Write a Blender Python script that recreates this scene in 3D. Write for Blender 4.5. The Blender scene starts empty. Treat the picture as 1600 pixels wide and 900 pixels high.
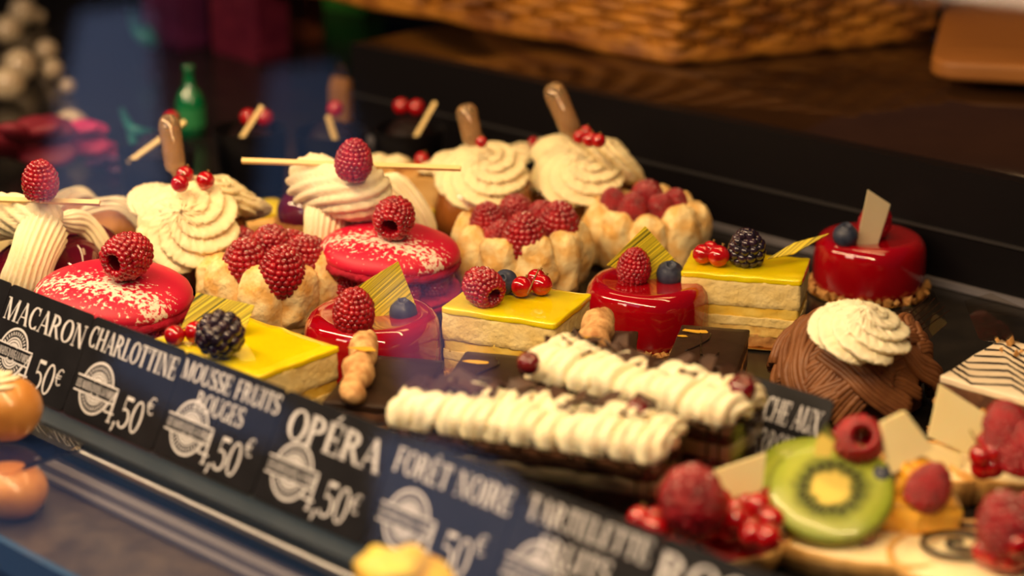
import bpy, bmesh, math, random
from math import sin, cos, pi, radians, sqrt, exp
from mathutils import Vector, Matrix, Euler, noise
random.seed(7)
S = bpy.context.scene
COL = S.collection
# ------------------------------------------------------------------ camera
FPX, PITCH, CAMH = 3100.0, radians(18.9), 0.391
O = Vector((0, 0, CAMH))
FW = Vector((0, cos(PITCH), -sin(PITCH))); UPV = Vector((0, sin(PITCH), cos(PITCH))); RT = Vector((1, 0, 0))
cd = bpy.data.cameras.new('camera'); cam = bpy.data.objects.new('camera', cd); COL.objects.link(cam)
cam.location = O; cam.rotation_euler = (pi/2 - PITCH, 0, 0)
cd.sensor_width = 36; cd.lens = FPX*36/1600; cd.clip_start = 0.02; cd.clip_end = 60
cd.dof.use_dof = True; cd.dof.focus_distance = 1.065; cd.dof.aperture_fstop = 3.9; cd.dof.aperture_blades = 9
S.camera = cam
# case axes: A runs along the case front (towards the right and the viewer), B runs into the case
A = Vector((3524, -3278, 0)).normalized(); B = Vector((3278, 3524, 0)).normalized(); Z = Vector((0, 0, 1))
YAW = math.atan2(A.y, A.x)
# ------------------------------------------------------------------ world
w = bpy.data.worlds.new('world'); S.world = w; w.use_nodes = True
bg = w.node_tree.nodes['Background']; bg.inputs[0].default_value = (.22, .32, .55, 1); bg.inputs[1].default_value = 0.05
# ------------------------------------------------------------------ lights and exposure
S.view_settings.view_transform = 'Standard'; S.view_settings.look = 'None'
S.view_settings.gamma = 1; S.view_settings.use_curve_mapping = False; S.view_settings.exposure = 0.0
def area(name, a, b, z, sx, sy, power, color, aim):
    ld = bpy.data.lights.new(name, 'AREA'); ld.shape = 'RECTANGLE'; ld.size = sx; ld.size_y = sy
    ld.energy = power; ld.color = color
    o = bpy.data.objects.new(name, ld); COL.objects.link(o)
    p = A*a + B*b + Z*z; o.location = p
    t = A*aim[0] + B*aim[1] + Z*aim[2] - p
    zz = -t.normalized(); xx = A - zz*A.dot(zz); xx.normalize(); yy = zz.cross(xx)
    o.rotation_euler = Matrix((xx, yy, zz)).transposed().to_euler()
    return o
area('led_strip_front', -.80, .44, .43, 1.35, .02, 7.2, (1, .68, .36), (-.80, .76, 0))
area('led_strip_rear', -.75, .90, .66, 1.0, .03, 2.2, (1, .64, .29), (-.75, .75, 0))
area('shop_lamp', -.65, 1.25, 1.05, .4, .2, 2.0, (1, .54, .20), (-.65, 1.45, .1))
area('front_fill', -1.0, -.9, .9, .6, .3, 7.0, (1, .74, .48), (-.75, .7, 0))  # unseen warm fill, added to brighten the front faces of the cakes
area('street_daylight', -.3, -1.6, 1.9, 1.6, 1.0, 3.5, (.42, .60, 1), (-.75, .6, 0))

# ------------------------------------------------------------------ projection helpers
def ray(px, py): return FW*FPX + RT*(px-800) + UPV*(450-py)
def G(px, py, z=0.0):                       # photo pixel -> point on the horizontal plane z
    d = ray(px, py); return O + d*((z-CAMH)/d.z)
def GB(px, py, b):                          # photo pixel -> point on the vertical plane at depth b of the case
    d = ray(px, py); return O + d*(b/d.dot(B))
def ppm(P): return FPX/((P-O).dot(FW))
def ab(a, b, z): return A*a + B*b + Z*z

# ------------------------------------------------------------------ materials
MATS = {}
def hexc(h):
    r, g, b = [int(h[i:i+2], 16)/255 for i in (0, 2, 4)]
    f = lambda c: c/12.92 if c <= .04045 else ((c+.055)/1.055)**2.4
    return (f(r), f(g), f(b), 1)
def C(c): return hexc(c) if isinstance(c, str) else (*c, 1)
def M(name, c1, c2=None, scale=40, rough=.5, sss=0, coat=0, bump=0, bscale=200, metal=0, trans=0, spec=.5,
      lo=.35, hi=.65, stretch=None, sug=0, emis=0, sssr=.004, ior=1.45, detail=4, sheen=0):
    if name in MATS: return MATS[name]
    m = bpy.data.materials.new(name); m.use_nodes = True; nt = m.node_tree; N = nt.nodes; L = nt.links
    p = N['Principled BSDF']
    p.inputs['Base Color'].default_value = C(c1); p.inputs['Roughness'].default_value = rough
    p.inputs['Metallic'].default_value = metal; p.inputs['Transmission Weight'].default_value = trans
    p.inputs['Specular IOR Level'].default_value = spec; p.inputs['IOR'].default_value = ior
    p.inputs['Coat Weight'].default_value = coat; p.inputs['Coat Roughness'].default_value = .04
    p.inputs['Sheen Weight'].default_value = sheen
    if sss:
        p.inputs['Subsurface Weight'].default_value = sss; p.inputs['Subsurface Radius'].default_value = (1, .45, .25)
        p.inputs['Subsurface Scale'].default_value = sssr
    tc = N.new('ShaderNodeTexCoord'); src = tc.outputs['Object']
    if stretch:
        mp = N.new('ShaderNodeMapping'); mp.inputs['Scale'].default_value = stretch
        L.new(src, mp.inputs['Vector']); src = mp.outputs['Vector']
    col = None
    if c2:
        n = N.new('ShaderNodeTexNoise'); n.inputs['Scale'].default_value = scale; n.inputs['Detail'].default_value = detail
        r = N.new('ShaderNodeMapRange'); r.inputs['From Min'].default_value = lo; r.inputs['From Max'].default_value = hi
        x = N.new('ShaderNodeMix'); x.data_type = 'RGBA'
        x.inputs[6].default_value = C(c1); x.inputs[7].default_value = C(c2)
        L.new(src, n.inputs['Vector']); L.new(n.outputs['Fac'], r.inputs['Value']); L.new(r.outputs[0], x.inputs[0])
        col = x.outputs[2]; L.new(col, p.inputs['Base Color'])
    if sug:                                  # icing sugar caught on the upper sides
        g = N.new('ShaderNodeNewGeometry'); s = N.new('ShaderNodeSeparateXYZ'); L.new(g.outputs['Normal'], s.inputs[0])
        n2 = N.new('ShaderNodeTexNoise'); n2.inputs['Scale'].default_value = 16; n2.inputs['Detail'].default_value = 3
        L.new(tc.outputs['Object'], n2.inputs['Vector'])
        a = N.new('ShaderNodeMath'); a.operation = 'MULTIPLY_ADD'; a.inputs[1].default_value = 2.2; L.new(n2.outputs['Fac'], a.inputs[0])
        b = N.new('ShaderNodeMath'); b.operation = 'MULTIPLY'; b.inputs[1].default_value = .8; L.new(s.outputs['Z'], b.inputs[0])
        L.new(b.outputs[0], a.inputs[2])
        r2 = N.new('ShaderNodeMapRange'); r2.inputs['From Min'].default_value = 2.02-sug; r2.inputs['From Max'].default_value = 2.35-sug
        r2.inputs['To Max'].default_value = .8
        L.new(a.outputs[0], r2.inputs['Value'])
        x2 = N.new('ShaderNodeMix'); x2.data_type = 'RGBA'; x2.inputs[7].default_value = (.85, .8, .75, 1)
        if col: L.new(col, x2.inputs[6])
        else: x2.inputs[6].default_value = C(c1)
        L.new(r2.outputs[0], x2.inputs[0]); L.new(x2.outputs[2], p.inputs['Base Color'])
    if bump:
        nb = N.new('ShaderNodeTexNoise'); nb.inputs['Scale'].default_value = bscale; nb.inputs['Detail'].default_value = 5
        bp = N.new('ShaderNodeBump'); bp.inputs['Strength'].default_value = bump; bp.inputs['Distance'].default_value = .001
        L.new(src, nb.inputs['Vector']); L.new(nb.outputs['Fac'], bp.inputs['Height']); L.new(bp.outputs[0], p.inputs['Normal'])
    if emis:
        p.inputs['Emission Color'].default_value = C(c1); p.inputs['Emission Strength'].default_value = emis
    MATS[name] = m; return m
rasp = M('raspberry_red', (.40, .002, .012), (.22, .001, .007), 4, .25, sss=.08, coat=.7, sssr=.003)
rasp_s = M('raspberry_sugared', (.38, .002, .012), (.20, .001, .007), 4, .3, sss=.08, coat=.5, sug=.10, sssr=.003)
rasp_in = M('raspberry_core', (.22, .003, .008), rough=.5)
currant_m = M('currant_skin', (.50, .004, .008), (.30, .002, .004), 3, .08, sss=.3, coat=1, sssr=.004)
cherry_m = M('cherry_skin', (.10, .004, .008), (.18, .006, .01), 3, .12, coat=1, sss=.1)
stem_m = M('dry_stem', '9c7a3a', '5a3a18', 200, .7)
black_m = M('blackberry_skin', (.012, .011, .022), (.03, .012, .03), 4, .18, coat=.7)
blue_m = M('blueberry_skin', (.02, .028, .06), (.04, .05, .09), 5, .5, coat=.1)
cream = M('whipped_cream', (.92, .80, .50), (.90, .74, .42), 60, .45, sss=.15, coat=.1, sssr=.006)
cream_v = M('vanilla_cream', (.90, .80, .56), (.86, .73, .46), 60, .6, sss=.12, bump=.5, bscale=500, sssr=.005)
cream_w = M('white_cream', (.94, .88, .66), (.92, .82, .56), 60, .45, sss=.15, sssr=.006)
baba_m = M('syrup_sponge', (.36, .12, .022), (.22, .065, .012), 35, .22, coat=.9, bump=.35, bscale=150, sss=.1)
choux_m = M('choux_crust', (.52, .23, .06), (.30, .11, .025), 60, .5, bump=.6, bscale=160)
jelly_m = M('dark_cherry_glaze', (.085, .004, .016), (.15, .006, .02), 30, .06, coat=1)
mirror_m = M('red_mirror_glaze', (.34, .001, .006), (.26, .001, .005), 18, .07, coat=1, sss=.1, sssr=.003)
finger_m = M('ladyfinger_sponge', (.76, .44, .12), (.92, .76, .40), 130, .85, bump=.9, bscale=300)
lemon_top = M('lemon_glaze', (.84, .70, .004), (.78, .60, .003), 22, .12, coat=.8, sss=.2, bump=.1, bscale=90)
mousse_m = M('pale_mousse', (.86, .70, .32), (.78, .58, .20), 70, .75, bump=1, bscale=260)
sponge_m = M('lemon_sponge', (.66, .38, .08), (.80, .58, .18), 110, .85, bump=1, bscale=260)
custard_m = M('lemon_curd', (.78, .46, .03), (.80, .58, .12), 60, .5, bump=.6, bscale=200)
crumb_m = M('crumble_base', (.50, .26, .08), (.30, .13, .035), 150, .9, bump=1, bscale=300)
nut_m = M('praline_nut', (.62, .34, .10), (.34, .15, .04), 200, .55, bump=.6, bscale=300)
choc_m = M('dark_chocolate', (.020, .010, .006), (.032, .016, .009), 60, .36, bump=.15, bscale=160, spec=.25)
choc_flake = M('chocolate_shaving', (.05, .022, .014), (.08, .036, .02), 90, .5)
choc_sp = M('chocolate_sponge', (.075, .030, .015), (.14, .060, .028), 160, .9, bump=1, bscale=300)
script_m = M('chocolate_script', (.012, .006, .004), rough=.2)
gold_m = M('gold_leaf', (1, .58, .06), rough=.3, metal=.35)
board_m = M('gold_card', (.55, .32, .08), rough=.25, metal=1)
vermi_m = M('chestnut_puree', (.22, .085, .028), (.14, .048, .016), 80, .5, bump=.4, bscale=300, sss=.1)
white_choc = M('white_chocolate', (.95, .84, .48), (.92, .78, .40), 30, .4, sss=.2)
ivory = M('ivory_chocolate', (.66, .55, .36), (.60, .5, .33), 30, .45, sss=.15)
stick_m = M('pale_chocolate_stick', (.84, .62, .26), rough=.5)
icing_m = M('white_icing', (.80, .66, .48), (.86, .74, .56), 50, .4, coat=.3)
tart_m = M('tart_crust', (.80, .50, .18), (.62, .34, .09), 60, .65, bump=.6, bscale=200)
marz_m = M('finger_biscuit', (.74, .46, .20), (.40, .18, .06), 190, .8, bump=.8, bscale=200)
mango_m = M('mango_flesh', (.90, .42, .02), (.92, .52, .06), 60, .3, coat=.6, sss=.2)
tray_m = M('black_tray', (.010, .009, .009), (.018, .015, .013), 40, .22, spec=.3)
panel_m = M('black_panel', (.006, .005, .006), rough=.45, spec=.12)
tag_m = M('black_slate_card', (.007, .007, .010), (.011, .011, .015), 60, .45, spec=.25)
ink_m = M('pale_ink', (.70, .70, .76), rough=.7)
counter_m = M('brown_counter', (.028, .012, .005), (.016, .007, .003), 6, .06, spec=.9)
chrome_m = M('brushed_steel', (.40, .41, .45), rough=.3, metal=1)
navy_m = M('navy_laminate', (.006, .022, .05), rough=.35)
grey_m = M('grey_edge', (.16, .15, .17), rough=.45)
stone_m = M('brown_shelf', (.045, .035, .03), (.085, .065, .05), 70, .3, detail=6)
wicker_m = M('wicker', (.50, .20, .022), (.18, .055, .006), 30, .5, bump=.4, bscale=150)
board_wood = M('beech_board', (.34, .13, .025), (.26, .095, .018), 8, .5, stretch=(1, 12, 1))
wall_m = M('dark_wall', (.012, .008, .009), (.02, .012, .012), 4, .6)

def mat_macaron():
    m = bpy.data.materials.new('macaron_shell'); m.use_nodes = True; nt = m.node_tree; N = nt.nodes; L = nt.links; p = N['Principled BSDF']
    p.inputs['Roughness'].default_value = .5; p.inputs['Subsurface Weight'].default_value = .12; p.inputs['Subsurface Scale'].default_value = .003
    tc = N.new('ShaderNodeTexCoord'); sp = N.new('ShaderNodeSeparateXYZ'); L.new(tc.outputs['Object'], sp.inputs[0])
    def mth(op, a, b):
        n = N.new('ShaderNodeMath'); n.operation = op
        for i, v in enumerate((a, b)):
            if isinstance(v, (int, float)): n.inputs[i].default_value = v
            else: L.new(v, n.inputs[i])
        return n.outputs[0]
    # sugar lies in a band over the front half: band centre follows y = -.014 - x*.12
    y = mth('ADD', sp.outputs['Y'], mth('MULTIPLY', sp.outputs['X'], .30))
    dd = mth('ABSOLUTE', mth('ADD', y, .0185), 0)
    x2 = mth('MULTIPLY', mth('ABSOLUTE', sp.outputs['X'], 0), .16)
    mask = mth('SUBTRACT', 1.0, mth('DIVIDE', mth('ADD', dd, x2), .027))
    n1 = N.new('ShaderNodeTexNoise'); n1.inputs['Scale'].default_value = 420; n1.inputs['Detail'].default_value = 3; L.new(tc.outputs['Object'], n1.inputs['Vector'])
    v = mth('ADD', mth('MULTIPLY', n1.outputs['Fac'], 3.2), mth('MULTIPLY', mask, 1.05))
    r = N.new('ShaderNodeMapRange'); r.inputs['From Min'].default_value = 2.25; r.inputs['From Max'].default_value = 2.55; r.inputs['To Max'].default_value = .85; L.new(v, r.inputs['Value'])
    x = N.new('ShaderNodeMix'); x.data_type = 'RGBA'; x.inputs[6].default_value = (.60, .002, .040, 1); x.inputs[7].default_value = (.95, .85, .7, 1)
    L.new(r.outputs[0], x.inputs[0]); L.new(x.outputs[2], p.inputs['Base Color'])
    return m
macaron_m = mat_macaron()
foot_m = M('macaron_foot', (.48, .002, .032), (.30, .001, .018), 150, .8, bump=1, bscale=400)
def mat_stripes(name, cols, scale):
    m = bpy.data.materials.new(name); m.use_nodes = True; nt = m.node_tree; N = nt.nodes; L = nt.links; p = N['Principled BSDF']
    p.inputs['Roughness'].default_value = .35
    tc = N.new('ShaderNodeTexCoord'); m0 = N.new('ShaderNodeMapping'); m0.inputs['Rotation'].default_value = (0, 0, radians(-38)); mp = N.new('ShaderNodeMapping')
    n = N.new('ShaderNodeTexNoise'); n.inputs['Scale'].default_value = 1; n.inputs['Detail'].default_value = 2
    n.noise_dimensions = '3D'
    mp.inputs['Scale'].default_value = (3, scale, 3)
    r = N.new('ShaderNodeValToRGB'); e = r.color_ramp.elements
    e[0].position = .36; e[0].color = C(cols[0]); e[1].position = .64; e[1].color = C(cols[-1])
    for i, c in enumerate(cols[1:-1]):
        q = e.new(.36+.28*(i+1)/(len(cols)-1)); q.color = C(c)
    L.new(tc.outputs['Object'], m0.inputs[0]); L.new(m0.outputs[0], mp.inputs[0]); L.new(mp.outputs[0], n.inputs['Vector']); L.new(n.outputs['Fac'], r.inputs[0]); L.new(r.outputs[0], p.inputs['Base Color'])
    return m
stripe_m = mat_stripes('striped_chocolate_sheet', [(.07, .08, .004), (.72, .55, .02), (.20, .18, .008), (.86, .68, .03), (.16, .15, .008), (.80, .60, .02)], 300)
def mat_kiwi():
    m = bpy.data.materials.new('kiwi_flesh'); m.use_nodes = True; nt = m.node_tree; N = nt.nodes; L = nt.links; p = N['Principled BSDF']
    p.inputs['Roughness'].default_value = .35; p.inputs['Coat Weight'].default_value = .2; p.inputs['Subsurface Weight'].default_value = .1; p.inputs['Subsurface Scale'].default_value = .003
    tc = N.new('ShaderNodeTexCoord')
    ln = N.new('ShaderNodeVectorMath'); ln.operation = 'LENGTH'; L.new(tc.outputs['Object'], ln.inputs[0])
    n = N.new('ShaderNodeTexNoise'); n.inputs['Scale'].default_value = 260; L.new(tc.outputs['Object'], n.inputs['Vector'])
    a = N.new('ShaderNodeMath'); a.operation = 'MULTIPLY_ADD'; a.inputs[1].default_value = .005; L.new(n.outputs['Fac'], a.inputs[0]); L.new(ln.outputs['Value'], a.inputs[2])
    mr = N.new('ShaderNodeMapRange'); mr.inputs['From Max'].default_value = .031; L.new(a.outputs[0], mr.inputs['Value'])
    r = N.new('ShaderNodeValToRGB'); e = r.color_ramp.elements
    e[0].position = .34; e[0].color = (.78, .62, .14, 1); e[1].position = .98; e[1].color = (.14, .18, .01, 1)
    for pz, c in ((.40, (.16, .17, .03, 1)), (.50, (.08, .10, .02, 1)), (.58, (.20, .24, .03, 1)), (.70, (.38, .44, .05, 1)), (.88, (.30, .38, .03, 1))):
        q = e.new(pz); q.color = c
    L.new(mr.outputs[0], r.inputs[0]); L.new(r.outputs[0], p.inputs['Base Color'])
    return m
kiwi_m = mat_kiwi()
def mat_thin(name, col, refl, alpha, rg=.03):
    m = bpy.data.materials.new(name); m.use_nodes = True; nt = m.node_tree; N = nt.nodes; L = nt.links
    N.remove(N['Principled BSDF']); o = N['Material Output']
    t = N.new('ShaderNodeBsdfTransparent'); t.inputs[0].default_value = C(alpha)
    g = N.new('ShaderNodeBsdfGlossy'); g.inputs['Roughness'].default_value = rg; g.inputs[0].default_value = C(col)
    fr = N.new('ShaderNodeFresnel'); fr.inputs[0].default_value = refl
    mx = N.new('ShaderNodeMixShader'); L.new(fr.outputs[0], mx.inputs[0]); L.new(t.outputs[0], mx.inputs[1]); L.new(g.outputs[0], mx.inputs[2]); L.new(mx.outputs[0], o.inputs[0])
    return m
film_m = mat_thin('clear_film', (1, .95, .85), 1.6, (.93, .9, .85))
glass_m = mat_thin('display_glass', (1, 1, 1), 1.5, (.985, .99, 1))
pip_m = M('clear_plastic', (.72, .48, .24), rough=.06, trans=.75, coat=1, ior=1.3)

# ------------------------------------------------------------------ object helpers
def link(name, me, m=None, parent=None, loc=(0, 0, 0), rot=(0, 0, 0), sc=1):
    o = bpy.data.objects.new(name, me); COL.objects.link(o)
    if m and not me.materials: me.materials.append(m)
    if parent: o.parent = parent
    o.location = loc; o.rotation_euler = rot
    o.scale = (sc, sc, sc) if isinstance(sc, (int, float)) else sc
    return o
def mesh(vs, fs, smooth=True):
    me = bpy.data.meshes.new('mesh'); me.from_pydata([tuple(v) for v in vs], [], fs)
    if smooth: me.shade_smooth()
    me.update(); return me
def tag(o, label, cat, group=None, kind=None):
    if label: o['label'] = label
    if cat: o['category'] = cat
    if group: o['group'] = group
    if kind: o['kind'] = kind
    return o
def thing(name, label, cat, P, rz=0, sc=1, group=None):
    o = bpy.data.objects.new(name, None); COL.objects.link(o); o.empty_display_size = .01
    o.location = P; o.rotation_euler = (0, 0, rz); o.scale = (sc, sc, sc)
    return tag(o, label, cat, group)
def lc(root, P):                             # world point -> local of an upright root
    v = P - root.location
    v.rotate(Euler((0, 0, -root.rotation_euler.z))); return v/root.scale.x
def lz(root, px, py, z):                     # pixel + local height -> local point
    return lc(root, G(px, py, root.location.z + z*root.scale.x))
def merge(parts):
    V, F = [], []
    for vs, fs in parts:
        n = len(V); V += vs; F += [tuple(i+n for i in f) for f in fs]
    return V, F
def grid_rings(rings, close_bot=True, close_top=True):
    n = len(rings[0]); V = [v for r in rings for v in r]; F = []
    for i in range(len(rings)-1):
        for j in range(n):
            k = (j+1) % n; F.append((i*n+j, i*n+k, (i+1)*n+k, (i+1)*n+j))
    if close_bot: F.append(tuple(range(n-1, -1, -1)))
    if close_top: F.append(tuple((len(rings)-1)*n+j for j in range(n)))
    return V, F
def lathe(prof, n=48, amp=0, ns=100, fn=None, cb=True, ct=True, seed=0):
    rings = []
    for i, (r, z) in enumerate(prof):
        R = []
        for j in range(n):
            t = 2*pi*j/n; rr = r*(fn(t, i/(len(prof)-1)) if fn else 1)
            v = Vector((rr*cos(t), rr*sin(t), z))
            if amp: v += noise.noise_vector(v*ns+Vector((seed*7.3, seed, 0)))*amp
            R.append(v)
        rings.append(R)
    return grid_rings(rings, cb, ct)
def rrect(w, d, r, n=6):
    out = []
    for cx, cy, a0 in ((w/2-r, d/2-r, 0), (-w/2+r, d/2-r, 90), (-w/2+r, -d/2+r, 180), (w/2-r, -d/2+r, 270)):
        for i in range(n+1):
            a = radians(a0+90*i/n); out.append((cx+r*cos(a), cy+r*sin(a)))
    return out
def dens(pts, step):
    out = []
    for i, p in enumerate(pts):
        q = pts[(i+1) % len(pts)]; L = math.hypot(q[0]-p[0], q[1]-p[1]); k = max(1, int(L/step))
        for j in range(k): out.append((p[0]+(q[0]-p[0])*j/k, p[1]+(q[1]-p[1])*j/k))
    return out
def slab(w, d, z0, z1, r=.003, e=.001, amp=0, ns=150, step=.004, nz=4, seed=0, topamp=None):
    base = dens(rrect(w, d, min(r, w/2.01, d/2.01)), step); rings = []
    def ring(s, z, off=0):
        R = []
        for x, y in base:
            v = Vector((x*(1-2*s/w), y*(1-2*s/d), z)); 
            if amp: v += noise.noise_vector(v*ns+Vector((seed*3.1, seed, 2)))*(amp if off == 0 else (topamp if topamp is not None else amp*.3))
            R.append(v)
        return R
    rings.append(ring(e, z0))
    for i in range(nz+1): rings.append(ring(0, z0+e+(z1-z0-2*e)*i/nz))
    rings.append(ring(e*.3, z1-e*.3)); rings.append(ring(e, z1))
    for s in (.2, .5, .8, .97): rings.append([Vector((x*(1-s), y*(1-s), z1)) + (noise.noise(Vector((x*(1-s)*60, y*(1-s)*60, seed)))*Vector((0, 0, 1))*(topamp or 0)) for x, y in base])
    return grid_rings(rings)
def blob(rx, ry, rz, n=16, m=10, amp=0, ns=100, seed=0, flat=None, amp2=0):
    ex = flat or 1
    prof = [(abs(sin(pi*i/m))**ex + .001, -cos(pi*i/m)) for i in range(m+1)]
    V, F = lathe(prof, n); out = []
    for v in V:
        v = Vector((v.x*rx, v.y*ry, v.z*rz))
        if amp: v += noise.noise_vector(v*ns+Vector((seed*5.7, seed*1.3, 0)))*amp
        if amp2: v += noise.noise_vector(v*420)*amp2
        out.append(v)
    return out, F
def frames(path):
    n = len(path); T = [(path[min(i+1, n-1)]-path[max(i-1, 0)]).normalized() for i in range(n)]
    ref = Vector((0, 0, 1)) if abs(T[0].z) < .9 else Vector((1, 0, 0)); N = []
    u = (ref - T[0]*ref.dot(T[0])).normalized()
    for t in T:
        u = (u - t*u.dot(t)).normalized(); N.append((u, t.cross(u)))
    return N
def smoothpath(pts, k=6):
    pts = [Vector(p) for p in pts]; out = []
    P = [pts[0]*2-pts[1]] + pts + [pts[-1]*2-pts[-2]]
    for i in range(1, len(P)-2):
        for j in range(k):
            t = j/k; a, b, c, d = P[i-1:i+3]
            out.append(.5*((2*b)+(c-a)*t+(2*a-5*b+4*c-d)*t*t+(3*b-a-3*c+d)*t*t*t))
    out.append(pts[-1]); return out
def rope(path, rf, n=12, lobes=0, lam=.2, twist=0, amp=0, ns=200):
    """tube along path; rf(t) radius; lobes = ridges of a star nozzle, twisted along the length"""
    fr = frames(path); rings = []; m = len(path)
    for i, (p, (u, v)) in enumerate(zip(path, fr)):
        t = i/(m-1); r = rf(t); R = []
        for j in range(n):
            a = 2*pi*j/n; k = 1
            if lobes: k = 1-lam+lam*2*abs(cos(lobes*(a+twist*t)/2))**.8
            q = p+(u*cos(a)+v*sin(a))*r*k
            if amp: q = q+noise.noise_vector(q*ns)*amp
            R.append(q)
        rings.append(R)
    return grid_rings(rings)
def rosette(R, H, lobes=9, twist=1.3, lam=.22, n=108, m=30, tip=.12, seed=0, belly=.25):
    rings = []
    for i in range(m+1):
        t = i/m
        if t < belly: pr = .80+.20*sin(t/belly*pi/2)
        else: pr = cos((t-belly)/(1-belly)*pi/2)**.85*(1-tip*.2)+tip*(1-((t-belly)/(1-belly)))**2*.2+.012
        z = H*(t if t < .8 else .8+(t-.8)*1.25)
        R_ = []
        for j in range(n):
            a = 2*pi*j/n
            l = lam*(1-.35*t)
            s = 1-l+l*1.7*abs(cos(lobes*(a+twist*t*t*1.4+twist*.5*t)/2))**.7
            rr = R*pr*s
            v = Vector((rr*cos(a), rr*sin(a), z - .10*H*(1-s)*2*(1-t)))
            v += noise.noise_vector(v*60+Vector((seed, 0, seed*2)))*R*.05
            R_.append(v)
        rings.append(R_)
    return grid_rings(rings)
def ico(r, sub=2):
    bm = bmesh.new(); bmesh.ops.create_icosphere(bm, subdivisions=sub, radius=r)
    V = [v.co.copy() for v in bm.verts]; F = [tuple(v.index for v in f.verts) for f in bm.faces]; bm.free(); return V, F
ICO2 = ico(1, 2)
def sheet(pts, th, axis='z'):                # polygon extruded to a thin plate in local xy
    n = len(pts); V = [Vector((x, y, -th/2)) for x, y in pts]+[Vector((x, y, th/2)) for x, y in pts]
    F = [tuple(range(n-1, -1, -1)), tuple(range(n, 2*n))]+[(i, (i+1) % n, n+(i+1) % n, n+i) for i in range(n)]
    return V, F

# ------------------------------------------------------------------ fruit meshes (shared)
def berry_mesh(rows, rd, seed, hollow=True, jit=.012):
    rnd = random.Random(seed); parts = []
    for k, (z, r, cnt) in enumerate(rows):
        for i in range(cnt):
            a = 2*pi*(i+.5*(k % 2))/cnt + rnd.uniform(-.04, .04)
            s = rd*rnd.uniform(.9, 1.1)
            c = Vector((r*.88*cos(a), r*.88*sin(a), z))+Vector([rnd.uniform(-jit, jit) for _ in range(3)])
            parts.append(([c+Vector((v.x*s, v.y*s, v.z*s)) for v in ICO2[0]], ICO2[1]))
    V, F = merge(parts)
    core, cf = lathe([(r*.88, z) for z, r, c in rows]+[(.01, rows[-1][0])], 20) if not hollow else lathe(
        [(.02, .52), (.14, .45), (.19, .25), (.23, .04), (.30, .0)]+[(r*.89, z) for z, r, c in rows[1:]]+[(.01, rows[-1][0])], 20)
    return mesh(*merge([(V, F), (core, cf)]))
RROWS = [(.03, .27, 14), (.09, .35, 17), (.19, .405, 19), (.29, .43, 20), (.39, .44, 20), (.49, .43, 20), (.59, .405, 19), (.69, .355, 17), (.78, .285, 14), (.86, .20, 10), (.91, .11, 5), (.93, .01, 1)]
RME = [berry_mesh(RROWS, .080, s, jit=.008) for s in (1, 2, 3)]
RMS = [m.copy() for m in RME]
for m in RME: m.materials.append(rasp)
for m in RMS: m.materials.append(rasp_s)
BME = berry_mesh([(.08, .24, 8), (.22, .37, 10), (.40, .42, 11), (.58, .39, 10), (.74, .29, 8), (.87, .14, 4), (.92, .01, 1)], .135, 9, hollow=False); BME.materials.append(black_m)
CV, CF = blob(.5, .5, .5, 24, 16)
nub = lathe([(.07, -.49), (.05, -.55), (.09, -.60), (.02, -.58)], 8)
CME = mesh(*merge([(CV, CF)])); CME.materials.append(currant_m)
NUB = mesh(*nub); NUB.materials.append(stem_m)
BLV = lathe([(.05, -.45), (.3, -.40), (.46, -.2), (.5, 0), (.46, .2), (.32, .37), (.22, .43), (.2, .50), (.15, .50), (.13, .42), (.02, .40)], 24,
            fn=lambda t, u: 1+(.10*cos(5*t) if u > .68 and u < .85 else 0))
BLM = mesh(*BLV); BLM.materials.append(blue_m)
CHM = mesh(*lathe([(.04, -.46), (.26, -.42), (.44, -.24), (.5, 0), (.47, .22), (.34, .4), (.18, .45), (.06, .40), (.01, .37)], 24)); CHM.materials.append(cherry_m)
rk = [0]
def raspberry(parent, p, size, rot=(0, 0, 0), sugar=False, name='raspberry'):
    rk[0] += 1; me = (RMS if sugar else RME)[rk[0] % 3]
    o = bpy.data.objects.new(name, me); COL.objects.link(o); o.parent = parent; o.location = p; o.rotation_euler = rot; o.scale = (size, size, size); return o
def currant(parent, p, size, rot=(2.6, .3, 0)):
    o = link('redcurrant', CME, None, parent, p, rot, size); link('calyx', NUB, None, o); return o
def place_top(root, kind, px, py, z, size, rot=(0, 0, 0), **k):
    """topping whose centre shows at pixel (px,py); z local height of the centre"""
    p = lz(root, px, py, z); s = size
    if kind == 'rasp':
        c = Vector((0, 0, .47*s)); c.rotate(Euler(rot)); return raspberry(root, p-c, s, rot, **k)
    if kind == 'black':
        c = Vector((0, 0, .47*s)); c.rotate(Euler(rot)); return link('blackberry', BME, None, root, p-c, rot, s)
    if kind == 'currant': return currant(root, p, s, rot if rot != (0, 0, 0) else (2.6, .3, 0))
    if kind == 'blue': return link('blueberry', BLM, None, root, p, rot, s)
    if kind == 'cherry': return link('cherry', CHM, None, root, p, rot, s)
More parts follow.
